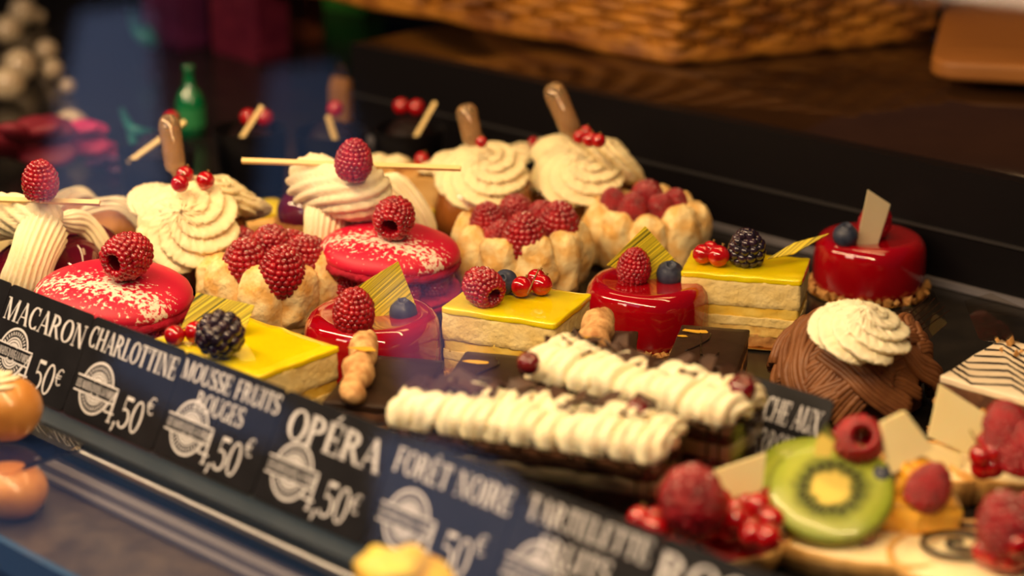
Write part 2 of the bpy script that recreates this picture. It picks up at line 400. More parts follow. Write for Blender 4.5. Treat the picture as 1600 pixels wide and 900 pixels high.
def crumbs(parent, r0, r1, z, cnt, size, m=nut_m, seed=0, name='praline_crumbs', arc=None, rect=None):
    rnd = random.Random(seed); parts = []
    for i in range(cnt):
        if rect: x = rnd.uniform(rect[0], rect[1]); y = rnd.uniform(rect[2], rect[3])
        else:
            a = rnd.uniform(0, 2*pi) if not arc else rnd.uniform(*arc); r = rnd.uniform(r0, r1); x, y = r*cos(a), r*sin(a)
        s = size*rnd.uniform(.5, 1.2); q = Euler([rnd.uniform(0, 6) for _ in range(3)]).to_matrix()
        cube = [q @ Vector((sx*s*rnd.uniform(.5, 1), sy*s*rnd.uniform(.5, 1), sz*s*.7)) + Vector((x, y, z+rnd.uniform(.2, 1)*size)) for sx in (-.5, .5) for sy in (-.5, .5) for sz in (-.5, .5)]
        parts.append((cube, [(0, 1, 3, 2), (4, 6, 7, 5), (0, 4, 5, 1), (2, 3, 7, 6), (0, 2, 6, 4), (1, 5, 7, 3)]))
    o = link(name, mesh(*merge(parts), smooth=False), m, parent); o['kind'] = 'stuff'; return o
def plaque(parent, pts, th, m, p, rot, name='chocolate_plaque', label=None, bend=0):
    V, F = sheet(pts, th)
    o = link(name, mesh(V, F, False), m, parent, p, rot)
    if label: o['label'] = label
    return o
def quad_plaque(root, pix, depth_pt, m, th=.0009, name='chocolate_plaque', label=None, lean=0, yaw=0):
    """flat plate standing in the plane through depth_pt (local), upright leaning back by lean, turned by yaw; corners given by pixels"""
    P0 = root.matrix_world_ @ depth_pt if False else None
    rz = root.rotation_euler.z; dp = depth_pt.copy()*root.scale.x; dp.rotate(Euler((0, 0, rz))); W0 = root.location+dp
    X = Vector((cos(yaw), sin(yaw), 0)); Yv = Vector((-sin(yaw)*sin(lean), cos(yaw)*sin(lean), cos(lean))); Nn = X.cross(Yv)
    pts = []
    for px, py in pix:
        d = ray(px, py); t = (W0-O).dot(Nn)/d.dot(Nn); q = O+d*t-W0; pts.append((q.dot(X)/root.scale.x, q.dot(Yv)/root.scale.x))
    V, F = sheet(pts, th)
    R = Matrix((X, Yv, Nn)).transposed().to_euler(); me = mesh(V, F, False)
    o = link(name, me, m, root, depth_pt, R); o.rotation_euler = (Matrix.Rotation(-rz, 3, 'Z') @ Matrix((X, Yv, Nn)).transposed()).to_euler()
    if label: o['label'] = label
    return o

# ================================================================== SETTING
def structure(name, vs, fs, m, smooth=False):
    o = link(name, mesh(vs, fs, smooth), m); o['kind'] = 'structure'; return o
def boxab(a0, a1, b0, b1, z0, z1):
    V = [ab(a, b, z) for a in (a0, a1) for b in (b0, b1) for z in (z0, z1)]
    return V, [(0, 1, 3, 2), (4, 6, 7, 5), (0, 4, 5, 1), (2, 3, 7, 6), (0, 2, 6, 4), (1, 5, 7, 3)]
# tag line origin
TZ = .016; TP0 = G(325, 745, TZ); TK = (CAMH-TZ)/(CAMH+.012); TB = TP0.dot(B); TA = TP0.dot(A); TIL = radians(28)
TU = Z*cos(TIL)+B*sin(TIL); TN = TU.cross(A)*-1
if TN.dot(B) > 0: TN = -TN
def tagpt(px, py):
    d = ray(px, py); n = A.cross(TU); q = O+d*((TP0-O).dot(n)/d.dot(n))-TP0; return q.dot(A), q.dot(TU)
BW = G(1180, 372, 0).dot(B)                   # foot of the rear riser
WH = .074
structure('floor', *boxab(-4, 3, -3, 6, -1.02, -1.0), M('dark_floor', (.02, .017, .016), rough=.5))
structure('wall_back', *boxab(-4, 3, 5.2, 5.3, -1, 2.5), wall_m)
structure('wall_left', *boxab(-5.1, -5, 1.2, 5.3, -1, 2.5), wall_m)
# display case: body, tray deck, rear riser
case = thing('display_case', 'long black refrigerated counter case holding all the pastries', 'display case', ab(-.7, .8, -1.0))
def cpart(name, V, F, m, smooth=False, **k):
    return link(name, mesh([v-case.location for v in V], F, smooth), m, case, **k)
cpart('case_body', *boxab(-2.2, .35, TB+.006, BW+.9, -1.0, -.03), navy_m)
cpart('deck', *boxab(-2.2, .35, TB+.004, BW+.0, -.028, -.0005), tray_m)
AE = GB(548, 58, BW).dot(A)
cpart('deck_extension', *boxab(-2.2, AE-.002, BW+.0, BW+.9, -.028, -.0005), tray_m)
cpart('rear_riser', *boxab(AE, .35, BW, BW+.012, -.001, WH), panel_m)
cpart('riser_moulding', *boxab(AE, .35, BW-.004, BW, .0, .004), grey_m)
cpart('riser_bead', *boxab(AE, .35, BW-.0025, BW, .034, .0355), M('riser_line', (.03, .028, .03), rough=.35))
counter = tag(link('counter', mesh(*boxab(AE, .35, BW+.0125, BW+.95, WH-.03, WH)), counter_m), 'glossy dark brown counter top behind the case under the wicker baskets', 'counter')
mat2 = tag(link('counter_mat', mesh(*boxab(-.62, .3, BW+.30, BW+.62, WH, WH+.004)), M('black_mat', (.012, .009, .008), rough=.6)), 'matt black sheet lying on the brown counter at right', 'mat')
# front edge: tag holder, steel rail, recess, lower shelf
def bz(px, py, b): return GB(px, py, b).z
b1 = TB-.012
cpart('tag_ledge', *boxab(-2.2, .35, b1, TB+.012, TZ-.010, TZ-.001), M('tag_ledge', (.02, .035, .06), rough=.3))
zr = bz(264, 772, b1-.004)
V, F = rope([ab(-2.2+i*.85, b1-.004, zr) for i in range(4)], lambda t: .0019, 10); cpart('steel_rail', V, F, chrome_m, True)
cpart('front_panel', *boxab(-2.2, .35, b1, b1+.006, zr-.06, zr), navy_m)
zs = zr-.026
P1 = GB(434, 896, b1-.002); zs = P1.z
cpart('shelf_edge', *boxab(-2.2, .35, b1-.010, b1-.001, zs-.001, zs+.0055), grey_m)
cpart('shelf_step', *boxab(-2.2, .35, b1-.014, b1-.009, zs-.001, zs+.0015), grey_m)
P2 = G(0, 838, zs-.002)
cpart('lower_shelf', *boxab(-2.2, .35, P2.dot(B), b1-.001, zs-.010, zs-.002), stone_m)
cpart('lower_shelf_edge', *boxab(-2.2, .35, P2.dot(B)-.004, P2.dot(B), zs-.016, zs-.001), M('blue_trim', (.03, .08, .18), rough=.3))
cpart('kick_panel', *boxab(-2.2, .35, P2.dot(B)-.05, P2.dot(B)-.004, zs-.30, zs-.03), navy_m)
print('INFO', 'TB', TB, 'b1', b1, 'zr', zr, 'zs', zs, 'P2b', P2.dot(B), 'BW', BW)
# front glass
gb0, gb1 = .20, .46
gv = [ab(-2.2, gb0, -.35), ab(.35, gb0, -.35), ab(.35, gb1, .60), ab(-2.2, gb1, .60)]
nn = (gv[1]-gv[0]).cross(gv[3]-gv[0]).normalized()*.004
glass = structure('window_1', gv, [(0, 1, 2, 3)], glass_m)

# what the front glass mirrors: glow panels added and shaped for the blue veils
gn = (gv[1]-gv[0]).cross(gv[3]-gv[0]).normalized()
def mir(px, py, b=-4.0):
    d = ray(px, py).normalized(); t = (gv[0]-O).dot(gn)/d.dot(gn); h = O+d*t; q = d-gn*2*d.dot(gn); return h+q*((b-h.dot(B))/q.dot(B))
def glow_panel(label, pix, m):
    pts = [mir(*p) for p in pix]; c = sum(pts, Vector())/len(pts); n_ = len(pts)
    V = [p-c for p in pts]+[p-c-B*.02 for p in pts]
    o = link('glow_panel', mesh(V, [tuple(range(n_)), tuple(range(2*n_-1, n_-1, -1))]+[(i, n_+i, n_+(i+1) % n_, (i+1) % n_) for i in range(n_)], False), m, None, c)
    tag(o, label, 'window', 'added glow panels across the street')
def wm(n_, c, e): return M(n_, c, emis=e)
w1 = wm('panel_glow_blue', (.36, .46, .80), 1.3); w2 = wm('panel_glow_dim', (.22, .36, .72), .8); w3 = wm('panel_glow_violet', (.52, .40, .85), 1.3)
glow_panel('tall blue glow panel added across the street, mirrored at upper left', [(125, 20), (225, 10), (262, 335), (60, 345)], w1)
glow_panel('tall blue glow panel added across the street, mirrored above the ribbed cream cake', [(420, 110), (520, 100), (585, 330), (400, 330)], w2)
glow_panel('violet glow panel added across the street, mirrored over the front red mousse', [(590, 430), (735, 440), (765, 640), (640, 650)], w3)
glow_panel('round blue glow panel added across the street, mirrored over the FORÊT NOIRE tag', [(590, 680), (700, 690), (790, 740), (860, 830), (850, 960), (590, 960)], w1)
glow_panel('low blue glow panel added across the street, mirrored over the left tags', [(180, 520), (330, 560), (450, 640), (430, 700), (290, 660), (170, 580)], w2)
glow_panel('wide blue glow panel added across the street, mirrored low at left', [(-60, 690), (80, 690), (560, 930), (-60, 960)], w2)
structure('wall_front', *boxab(-9, 3, -4.2, -4.08, -1.0, 3.5), wall_m)
print('INFO mir', mir(165, 165), mir(700, 800))

# ================================================================== PRICE TAGS
T_, t_ = .17, .055
def arc(cx, cy, rx, ry, a0, a1, tk=T_, th=t_, n=14):
    out = []
    for i in range(n+1):
        a = radians(a0+(a1-a0)*i/n); wd = th+(tk-th)*abs(cos(a))**1.3
        out.append((cx+rx*cos(a), cy+ry*sin(a), cos(a), sin(a), wd))
    V = []; F = []
    for x, y, nx, ny, wd in out: V += [(x-nx*wd*.5, y-ny*wd*.5), (x+nx*wd*.5, y+ny*wd*.5)]
    for i in range(n): F.append((2*i, 2*i+1, 2*i+3, 2*i+2))
    return V, F
def ln(x0, y0, x1, y1, w):
    if abs(y1-y0) > 1e-6: V = [(x0-w/2, y0), (x0+w/2, y0), (x1+w/2, y1), (x1-w/2, y1)]
    else: V = [(x0, y0-w/2), (x1, y0-w/2), (x1, y0+w/2), (x0, y0+w/2)]
    return V, [(0, 1, 2, 3)]
def sf(x, y, h=.13): return ln(x-h, y+(t_/2 if y < .5 else -t_/2), x+h, y+(t_/2 if y < .5 else -t_/2), t_)
def stem(x, w=T_): return [ln(x, 0, x, 1, w), sf(x, 0), sf(x, 1)]
GL = {
 'A': (.86, [ln(.10, 0, .42, 1, t_), ln(.74, 0, .42, 1, T_), ln(.2, .34, .62, .34, t_), sf(.10, 0, .1), sf(.74, 0)]),
 'C': (.80, [arc(.44, .5, .34, .475, 50, 310), ln(.68, .66, .68, 1, t_), ln(.68, .0, .68, .2, t_)]),
 'D': (.88, stem(.18)+[arc(.2, .5, .5, .47, -90, 90)]),
 'E': (.76, stem(.18)+[ln(.18, .97, .66, .97, t_), ln(.18, .5, .52, .5, t_), ln(.18, .03, .66, .03, t_), ln(.65, .72, .65, 1, t_), ln(.67, 0, .67, .28, t_), ln(.52, .38, .52, .62, t_)]),
 'F': (.70, stem(.18)+[ln(.18, .97, .64, .97, t_), ln(.18, .5, .5, .5, t_), ln(.63, .72, .63, 1, t_), ln(.5, .38, .5, .62, t_)]),
 'G': (.88, [arc(.44, .5, .34, .475, 50, 320), ln(.68, .66, .68, 1, t_), ln(.70, .02, .70, .44, T_), ln(.56, .42, .84, .42, t_)]),
 'H': (.94, stem(.18)+stem(.74)+[ln(.18, .5, .74, .5, t_)]),
 'I': (.40, stem(.19)),
 'L': (.72, stem(.18)+[ln(.18, .03, .64, .03, t_), ln(.64, 0, .64, .3, t_)]),
 'M': (1.12, [ln(.16, 0, .16, 1, t_), sf(.16, 0, .1), ln(.52, 0, .2, 1, T_), ln(.52, 0, .88, 1, t_), ln(.92, 0, .92, 1, T_), sf(.92, 0), sf(.92, 1, .1), sf(.12, 1, .1)]),
 'N': (.94, [ln(.16, 0, .16, 1, t_), sf(.16, 0, .12), sf(.12, 1, .1), ln(.76, 0, .2, 1, T_), ln(.76, 0, .76, 1, t_), sf(.76, 1, .12)]),
 'O': (.90, [arc(.45, .5, .34, .475, 0, 360, n=24)]),
 'P': (.78, stem(.18)+[arc(.2, .72, .42, .25, -90, 90)]),
 'R': (.88, stem(.18)+[arc(.2, .73, .40, .24, -90, 90), ln(.76, 0, .42, .5, T_), sf(.78, 0, .09)]),
 'S': (.70, [arc(.35, .74, .24, .235, 40, 250), arc(.35, .27, .26, .245, -140, 80), ln(.58, .70, .58, 1, t_), ln(.10, .0, .10, .3, t_), ln(.5, .34, .2, .62, T_)]),
 'T': (.80, stem(.40)[:2]+[ln(.08, .97, .72, .97, t_), ln(.08, .72, .08, 1, t_), ln(.72, .72, .72, 1, t_)]),
 'U': (.92, [ln(.20, .3, .20, 1, T_), sf(.2, 1), arc(.47, .32, .27, .30, 180, 360), ln(.74, .3, .74, 1, t_), sf(.74, 1, .12)]),
 'X': (.86, [ln(.74, 0, .14, 1, T_), ln(.12, 0, .72, 1, t_), sf(.74, 0), sf(.12, 0, .1), sf(.14, 1), sf(.72, 1, .1)]),
 '0': (.72, [arc(.36, .5, .27, .475, 0, 360, .12, n=24)]),
 '4': (.74, [ln(.50, 0, .50, 1, .12), ln(.04, .30, .50, 1, .05), ln(.04, .29, .70, .29, .06), sf(.5, 0, .12)]),
 '5': (.70, [ln(.16, .52, .16, .98, .05), ln(.16, .94, .60, .94, .12), arc(.30, .31, .29, .285, -150, 125, .12)]),
 ',': (.30, [ln(.08, -.18, .16, .06, .10), arc(.14, .05, .04, .04, 0, 360, .07, .07)]),
 '€': (.72, [arc(.46, .5, .29, .46, 50, 310, .11), ln(.02, .58, .56, .58, .06), ln(.02, .43, .52, .43, .06)]),
 ' ': (.42, []),
}
GL['É'] = (.76, GL['E'][1]+[ln(.30, 1.07, .46, 1.25, .09)]); GL['Ê'] = (.76, GL['E'][1]+[ln(.20, 1.07, .38, 1.22, .07), ln(.54, 1.07, .38, 1.22, .07)])
def text(s, x0, x1, y, h, parts, z=.0006):
    tot = sum(GL[c][0] for c in s); k = (x1-x0)/tot; x = x0
    for c in s:
        for V, F in GL[c][1]: parts.append(([Vector((x+vx*k, y+vy*h, z)) for vx, vy in V], F))
        x += GL[c][0]*k
def ring2(cx, cy, r, w, a0, a1, parts, n=32, z=.0006, sq=1.06):
    V = []; 
    for i in range(n+1):
        a = radians(a0+(a1-a0)*i/n)
        for q in (r-w/2, r+w/2): V.append(Vector((cx+q*cos(a), cy+q*sin(a)*sq, z)))
    parts.append((V, [(2*i, 2*i+1, 2*i+3, 2*i+2) for i in range(n)]))
def bar(x0, x1, y, w, parts, z=.0006): parts.append(([Vector((x0, y-w/2, z)), Vector((x1, y-w/2, z)), Vector((x1, y+w/2, z)), Vector((x0, y+w/2, z))], [(0, 1, 2, 3)]))
def logo(cx, cy, r, parts):
    gap = 14
    for a0, a1 in ((gap+4, 180-gap-4), (180+gap+4, 360-gap-4)):
        ring2(cx, cy, r, r*.10, a0, a1, parts); ring2(cx, cy, r*.62, r*.07, a0+10, a1-10, parts); ring2(cx, cy, r*.50, r*.09, a0+16, a1-16, parts); ring2(cx, cy, r*.36, r*.12, a0+26, a1-26, parts)
        for i in range(13):                     # small lettering marks round the ring
            a = a0+8+(a1-a0-16)*i/12; ring2(cx, cy, r*.80, r*.15, a-2, a+2, parts, 2)
    bar(cx-r*1.38, cx+r*1.38, cy+r*.30, r*.07, parts); bar(cx-r*1.38, cx+r*1.38, cy-r*.34, r*.07, parts)
    text('LES MAINS DANS LA FARINE', cx-r*1.32, cx+r*1.32, cy-r*.19, r*.34, parts)
TW = .0775*TK; TH = .054*TK
def frame_rot(X, Y, Zz): return Matrix((X, Y, Zz)).transposed().to_euler()
def price_tag(label, u0, lines, price=True, name='price_tag'):
    TW, TH = .0775, .054
    r = thing(name, label, 'price tag', TP0+A*(u0+TW*TK/2), 0, TK, 'black price tags along the case front'); r.rotation_euler = frame_rot(A, TU, TN)
    V, F = slab(TW-.0006, TH, -.0006, .0006, .003, .0002, step=.02, nz=1); link('card', mesh([v+Vector((0, TH/2, 0)) for v in V], F, False), tag_m, r)
    x = -TW/2; p = []
    for s, xa, xb, y, h in lines: text(s, x+xa, x+xb, y, h, p, .0008)
    link('lettering', mesh(*merge(p), smooth=False), ink_m, r)
    p = []; logo(x+.021, .0185, .0128, p); link('logo', mesh(*merge([([v+Vector((0, 0, .0003)) for v in V], F) for V, F in p]), smooth=False), ink_m, r)
    if price:
        p = []; text('4,50', x+.0315, x+.063, .0045, .017, p, .0008); text('€', x+.063, x+.0695, .0165 if price == 1 else .0115, .0095, p, .0008)
        link('price', mesh(*merge(p), smooth=False), ink_m, r)
    return r
u0 = -.1218*TK
price_tag('black price tag reading MACARON 4,50€, behind the cream bun at left', u0-TW, [('MACARON', .002, .0765, .0345, .0125)], 2)
price_tag('black price tag reading CHARLOTTINE 4,50€', u0, [('CHARLOTTINE', .002, .076, .0375, .0115)])
price_tag('black price tag reading MOUSSE FRUITS ROUGES 4,50€', u0+TW, [('MOUSSE FRUITS', .002, .077, .0405, .0098), ('ROUGES', .019, .056, .0280, .0098)])
price_tag('black price tag reading OPÉRA 4,50€', u0+2*TW, [('OPÉRA', .008, .073, .0325, .0150)], 2)
price_tag('black price tag reading FORÊT NOIRE 4,50€', u0+3*TW, [('FORÊT NOIRE', .003, .0755, .0370, .0115)])
price_tag('black price tag reading TARTELETTE FRUITS', u0+4*TW, [('TARTELETTE', .006, .074, .0395, .0105), ('FRUITS', .018, .058, .0250, .0105)])
price_tag('black price tag cut off at the bottom edge, first letters ROC', u0+5*TW, [('ROC', .001, .046, .033, .0150)])
price_tag('black price tag at the left edge, only its rounded corner in view', u0-2*TW, [])
# the tag standing among the cakes
tz = .058
PT = GB(1165, 577, G(1165, 690, 0).dot(B)); 
tb = G(1200, 800, 0)
r = thing('price_tag', 'black price tag reading TORCHE AUX MARRONS, standing between the cream cake and the chestnut cake', 'price tag', tb+A*.012, group=None)
r.rotation_euler = frame_rot(A, TU, TN)
def tpl(px, py):
    d = ray(px, py); n = A.cross(TU); q = O+d*((r.location-O).dot(n)/d.dot(n))-r.location; return q.dot(A), q.dot(TU)
q0 = tpl(1165, 575); q1 = tpl(1303, 635)
H2 = (q0[1]+q1[1])/2; W2 = q1[0]-q0[0]; cx2 = (q0[0]+q1[0])/2
V, F = slab(W2, H2, -.0006, .0006, .003, .0002, step=.02, nz=1); link('card', mesh([v+Vector((cx2, H2/2, 0)) for v in V], F, False), tag_m, r)
p = []; text('TORCHE AUX', cx2-W2*.44, cx2+W2*.44, H2-.018, .0115, p, .0008); text('MARRONS', cx2-W2*.30, cx2+W2*.30, H2-.033, .0115, p, .0008)
link('lettering', mesh(*merge(p), smooth=False), ink_m, r)
p = []; logo(cx2-W2*.26, .022, .011, p); text('4,50', cx2-W2*.1, cx2+W2*.4, .002, .016, p, .0008); link('price', mesh([v+Vector((0, 0, .0003)) for v in merge(p)[0]], merge(p)[1], False), ink_m, r)
print('INFO torche', q0, q1, tb)
# ================================================================== PASTRIES
def scl(P, wpx, nominal): return wpx/ppm(P)/nominal
# ---- red mirror-glaze mousse (nominal diameter .074)
mous_me = mesh(*lathe([(.030, .0), (.0355, .001), (.0368, .006), (.037, .016), (.0365, .026), (.0352, .0315), (.0325, .0350), (.0295, .0362), (.0255, .0360), (.018, .0350), (.010, .0345), (.002, .0344)], 72, amp=.0005, ns=40)); mous_me.materials.append(mirror_m)
disc_me = mesh(*lathe([(.040, 0), (.0405, .0006), (.040, .0012), (.001, .0012)], 48)); disc_me.materials.append(board_m)
def mousse(label, px, py, w, seed):
    P = G(px, py); r = thing('red_mousse_cake', label, 'cake', P, 0, scl(P, w, .074), 'round red mousse cakes')
    link('cake_board', disc_me, None, r); link('glazed_mousse', mous_me, None, r, (0, 0, .0014))
    crumbs(r, .036, .0405, .001, 90, .0042, seed=seed)
    return r
m1 = mousse('round red mousse cake with raspberry and striped plaque, just behind the OPÉRA tag', 584, 590, 215, 1)
place_top(m1, 'rasp', 553, 485, .046, .0245, (.15, .1, 0))
place_top(m1, 'blue', 630, 488, .0375, .015, (.2, 0, 0))
quad_plaque(m1, [(556, 449), (622, 408), (650, 478), (600, 508), (570, 490)], Vector((.006, .000, .038)), stripe_m, label='yellow striped chocolate plaque', lean=.25, yaw=.2)
m2 = mousse('round red glazed mousse cake with raspberry and striped plaque, centre of the case', 1010, 530, 194, 2)
place_top(m2, 'rasp', 991, 416, .045, .0225, (.1, .1, 0))
place_top(m2, 'blue', 1047, 428, .040, .0165, (.5, 0, 0))
quad_plaque(m2, [(948, 414), (1008, 353), (1056, 408), (1020, 441)], Vector((.0, .007, .038)), stripe_m, label='yellow striped chocolate plaque', lean=.2, yaw=.1)
m3 = mousse('round red glazed mousse cake with blueberry and plain ivory plaque, far right against the riser', 1356, 452, 175, 3)
place_top(m3, 'blue', 1321, 368, .043, .0165, (.3, 0, 0))
place_top(m3, 'rasp', 1368, 345, .047, .0235, (.0, .3, 0))
quad_plaque(m3, [(1356, 296), (1391, 319), (1364, 404), (1338, 384)], Vector((.004, -.013, .042)), ivory, label='plain ivory chocolate plaque', lean=.1, yaw=.2)

# ---- macaron with raspberries (nominal .080)
def shell(dome, flip):
    pr = [(.0385, .0), (.0400, .0018), (.0400, .0042), (.0385, .0072), (.035, .0100), (.029, .0127), (.021, .0147), (.012, .0158), (.002, .0162)]
    return mesh(*lathe(pr, 64, amp=.0003, ns=60))
sh_me = shell(1, 0); sh_me.materials.append(macaron_m)
ft_me = mesh(*lathe([(.032, -.0048), (.0375, -.0046), (.0400, -.0030), (.0405, -.0012), (.0398, .0006), (.0385, .0018)], 130, amp=.0016, ns=330)); ft_me.materials.append(foot_m)
cf_me = mesh(*lathe([(.018, 0), (.024, .002), (.025, .012), (.020, .018)], 32, amp=.001, ns=120)); cf_me.materials.append(cream)
def macaron(label, px, py, w, seed, tilt):
    P = G(px, py); r = thing('raspberry_macaron', label, 'macaron', P, 0, scl(P, w, .080), 'large red macarons')
    b = link('shell', sh_me, None, r, (0, 0, .0165), (pi, 0, 0), (1, 1, .7)); b['label'] = 'lower shell'
    link('ruffled_foot', ft_me, None, b)
    link('cream_filling', cf_me, None, r, (0, 0, .016))
    for i in range(9):
        a = 2*pi*i/9+.2; raspberry(r, (.0285*cos(a), .0285*sin(a), .0175), .0185, (0, 0, a))
    t = link('shell', sh_me, None, r, (0, 0, .0365), tilt); t['label'] = 'upper shell dusted with sugar'
    link('ruffled_foot', ft_me, None, t); return r
k1 = macaron('big red macaron dusted with sugar behind the MACARON tag', 185, 575, 243, 1, (.03, .05, 0))
place_top(k1, 'rasp', 202, 398, .064, .0265, (-1.5, 0, -.5))
k2 = macaron('big red macaron with raspberries inside, between the two sponge-walled raspberry cakes', 611, 496, 218, 2, (0, .05, 0))
place_top(k2, 'rasp', 617, 338, .064, .0260, (-1.35, 0, -.2))

# ---- charlottes (nominal .078)
fing = [mesh(*blob(.0112, .0136, .0212, 44, 30, amp=.0026, ns=95, seed=s, flat=.62, amp2=.0009)) for s in range(5)]
for f_ in fing: f_.materials.append(finger_m)
in_me = mesh(*lathe([(.028, .002), (.030, .01), (.030, .028), (.002, .031)], 32)); in_me.materials.append(cream)
bot_me = mesh(*lathe([(.030, 0), (.034, .002), (.034, .008), (.001, .008)], 40, amp=.0008, ns=100)); bot_me.materials.append(finger_m)
def charlotte(label, px, py, w, seed, berries):
    P = G(px, py); r = thing('raspberry_charlotte', label, 'cake', P, 0, scl(P, w, .080), 'raspberry cakes walled with sponge fingers')
    rnd = random.Random(seed)
    link('sponge_base', bot_me, None, r); link('cream_filling', in_me, None, r)
    for i in range(9):
        a = 2*pi*(i+.5*rnd.random()*.5)/9+seed; s = rnd.uniform(.92, 1.08)
        link('ladyfinger', fing[rnd.randrange(5)], None, r, (.0315*cos(a), .0315*sin(a), .0205+rnd.uniform(-.001, .003)), (rnd.uniform(-.1, .1), rnd.uniform(-.05, .12), a), (s, 1.02*s, s))
    for x, y, z, s, rot in berries: place_top(r, 'rasp', x, y, z, s, rot, sugar=True)
    return r
charlotte('sponge-walled raspberry cake behind the yellow lemon slice with blackberry', 428, 500, 218, 1,
  [(384, 412, .040, .0290, (.1, 0, 0)), (441, 423, .040, .0290, (.15, .1, 0)), (472, 405, .040, .0275, (0, .2, 1)), (425, 382, .045, .0265, (1.0, 0, .3)), (492, 400, .036, .022, (0, .4, 2)), (380, 385, .038, .0235, (.2, -.3, 0)), (452, 385, .043, .0225, (1.2, .2, -.8))])
charlotte('sponge-walled raspberry cake behind the yellow slice with redcurrants, middle of the case', 814, 452, 208, 2.1,
  [(763, 348, .042, .0250, (.1, -.1, 0)), (819, 370, .041, .0290, (.1, 0, 0)), (872, 352, .041, .0290, (.1, .1, 0)), (806, 330, .043, .0240, (.9, .1, 0)), (845, 340, .041, .0225, (.4, .2, 0)), (780, 372, .036, .022, (.3, 0, 1))])
charlotte('sponge-walled raspberry cake farthest back, against the dark riser', 1006, 408, 186, 3.3,
  [(958, 316, .043, .0200, (.1, -.2, 0)), (989, 327, .042, .0220, (.1, 0, 0)), (1011, 305, .045, .0240, (.9, .1, 0)), (1030, 325, .041, .0205, (.6, .2, 1)), (1053, 318, .042, .0205, (.1, .3, 0))])

# ---- lemon slices
def corners_cake(name, label, cat, FL, FRc, BRc, H, group=None):
    """box cake whose top-face corners show at those pixels: returns root, width, depth"""
    p, q, s = G(*FL, H), G(*FRc, H), G(*BRc, H)
    X = (q-p); wd = X.length; X.normalize(); Yv = Vector((-X.y, X.x, 0)); d = (s-q).dot(Yv)
    c = p+X*wd/2+Yv*d/2; c.z = 0
    r = thing(name, label, cat, c, math.atan2(X.y, X.x), 1, group); print('INFO', label[:40], 'w', round(wd, 3), 'd', round(d, 3)); return r, wd, d
def lemon(label, FL, FR_, BR_, H, seed):
    r, w_, d = corners_cake('lemon_slice', label, 'cake', FL, FR_, BR_, H, 'layered lemon slices with yellow glaze')
    V, F = slab(w_+.006, d+.006, .0002, .0012, .003, .0003, step=.02, nz=1); link('cake_board', mesh(V, F, False), board_m, r)
    z = .0012; k = (H-.0012)/.0420
    for nm, h, m, am, sh in (('crumble_base', .0065, crumb_m, .0012, .0005), ('sponge_layer', .006, sponge_m, .0006, .0006), ('mousse_layer', .0045, mousse_m, .0005, .0002), ('lemon_curd_layer', .007, custard_m, .0007, .0005), ('mousse_layer', .0145, mousse_m, .0005, 0)):
        V, F = slab(w_-2*sh, d-2*sh, z-.0003, z+h*k+.0006, .002, .0001, amp=am, ns=240, step=.002, nz=5, seed=seed+z*1000, topamp=0); link(nm, mesh(V, F), m, r); z += h*k
    V, F = slab(w_+.0006, d+.0006, z-.0004, H, .002, .0007, amp=.0006, ns=110, step=.003, nz=3, seed=seed, topamp=.0003); link('yellow_glaze', mesh(V, F), lemon_top, r)
    return r
l1 = lemon('yellow lemon slice topped with a blackberry, behind the MOUSSE FRUITS ROUGES tag', (238, 530), (404, 588), (474, 523), .041, 1)
place_top(l1, 'black', 342, 523, .053, .0255, (1.25, 0, .5)); place_top(l1, 'currant', 273, 524, .046, .0105); place_top(l1, 'currant', 306, 519, .047, .0115)
quad_plaque(l1, [(308, 457), (398, 477), (378, 530), (283, 512)], Vector((-.006, .008, .046)), stripe_m, label='yellow striped chocolate plaque', lean=.5, yaw=-.1)
l2 = lemon('yellow lemon slice with raspberry, blueberry and redcurrants, middle of the case', (689, 480), (868, 506), (912, 458), .042, 2)
place_top(l2, 'rasp', 753, 447, .0515, .0235, (-.5, -1.3, 0), sugar=True); place_top(l2, 'blue', 790, 440, .049, .0135, (1, 0, 0))
place_top(l2, 'currant', 815, 448, .048, .0115); place_top(l2, 'currant', 846, 445, .048, .0118); place_top(l2, 'currant', 838, 436, .050, .011)
V, F = rope([lz(l2, 824, 460, .050), lz(l2, 833, 440, .054), lz(l2, 842, 420, .060)], lambda t: .0004, 6); link('currant_stem', mesh(V, F), stem_m, l2)
l3 = lemon('yellow lemon slice with blackberry and redcurrants, beside the far right red mousse', (1064, 424), (1252, 439), (1280, 404), .042, 3)
place_top(l3, 'black', 1167, 388, .052, .0222, (.2, 0, 0)); place_top(l3, 'currant', 1098, 397, .048, .0115); place_top(l3, 'currant', 1123, 400, .048, .0125); place_top(l3, 'currant', 1110, 390, .050, .010)
quad_plaque(l3, [(1198, 405), (1240, 380), (1296, 365), (1240, 397)], Vector((.022, .004, .047)), stripe_m, label='yellow chocolate leaf', lean=1.0, yaw=.2)

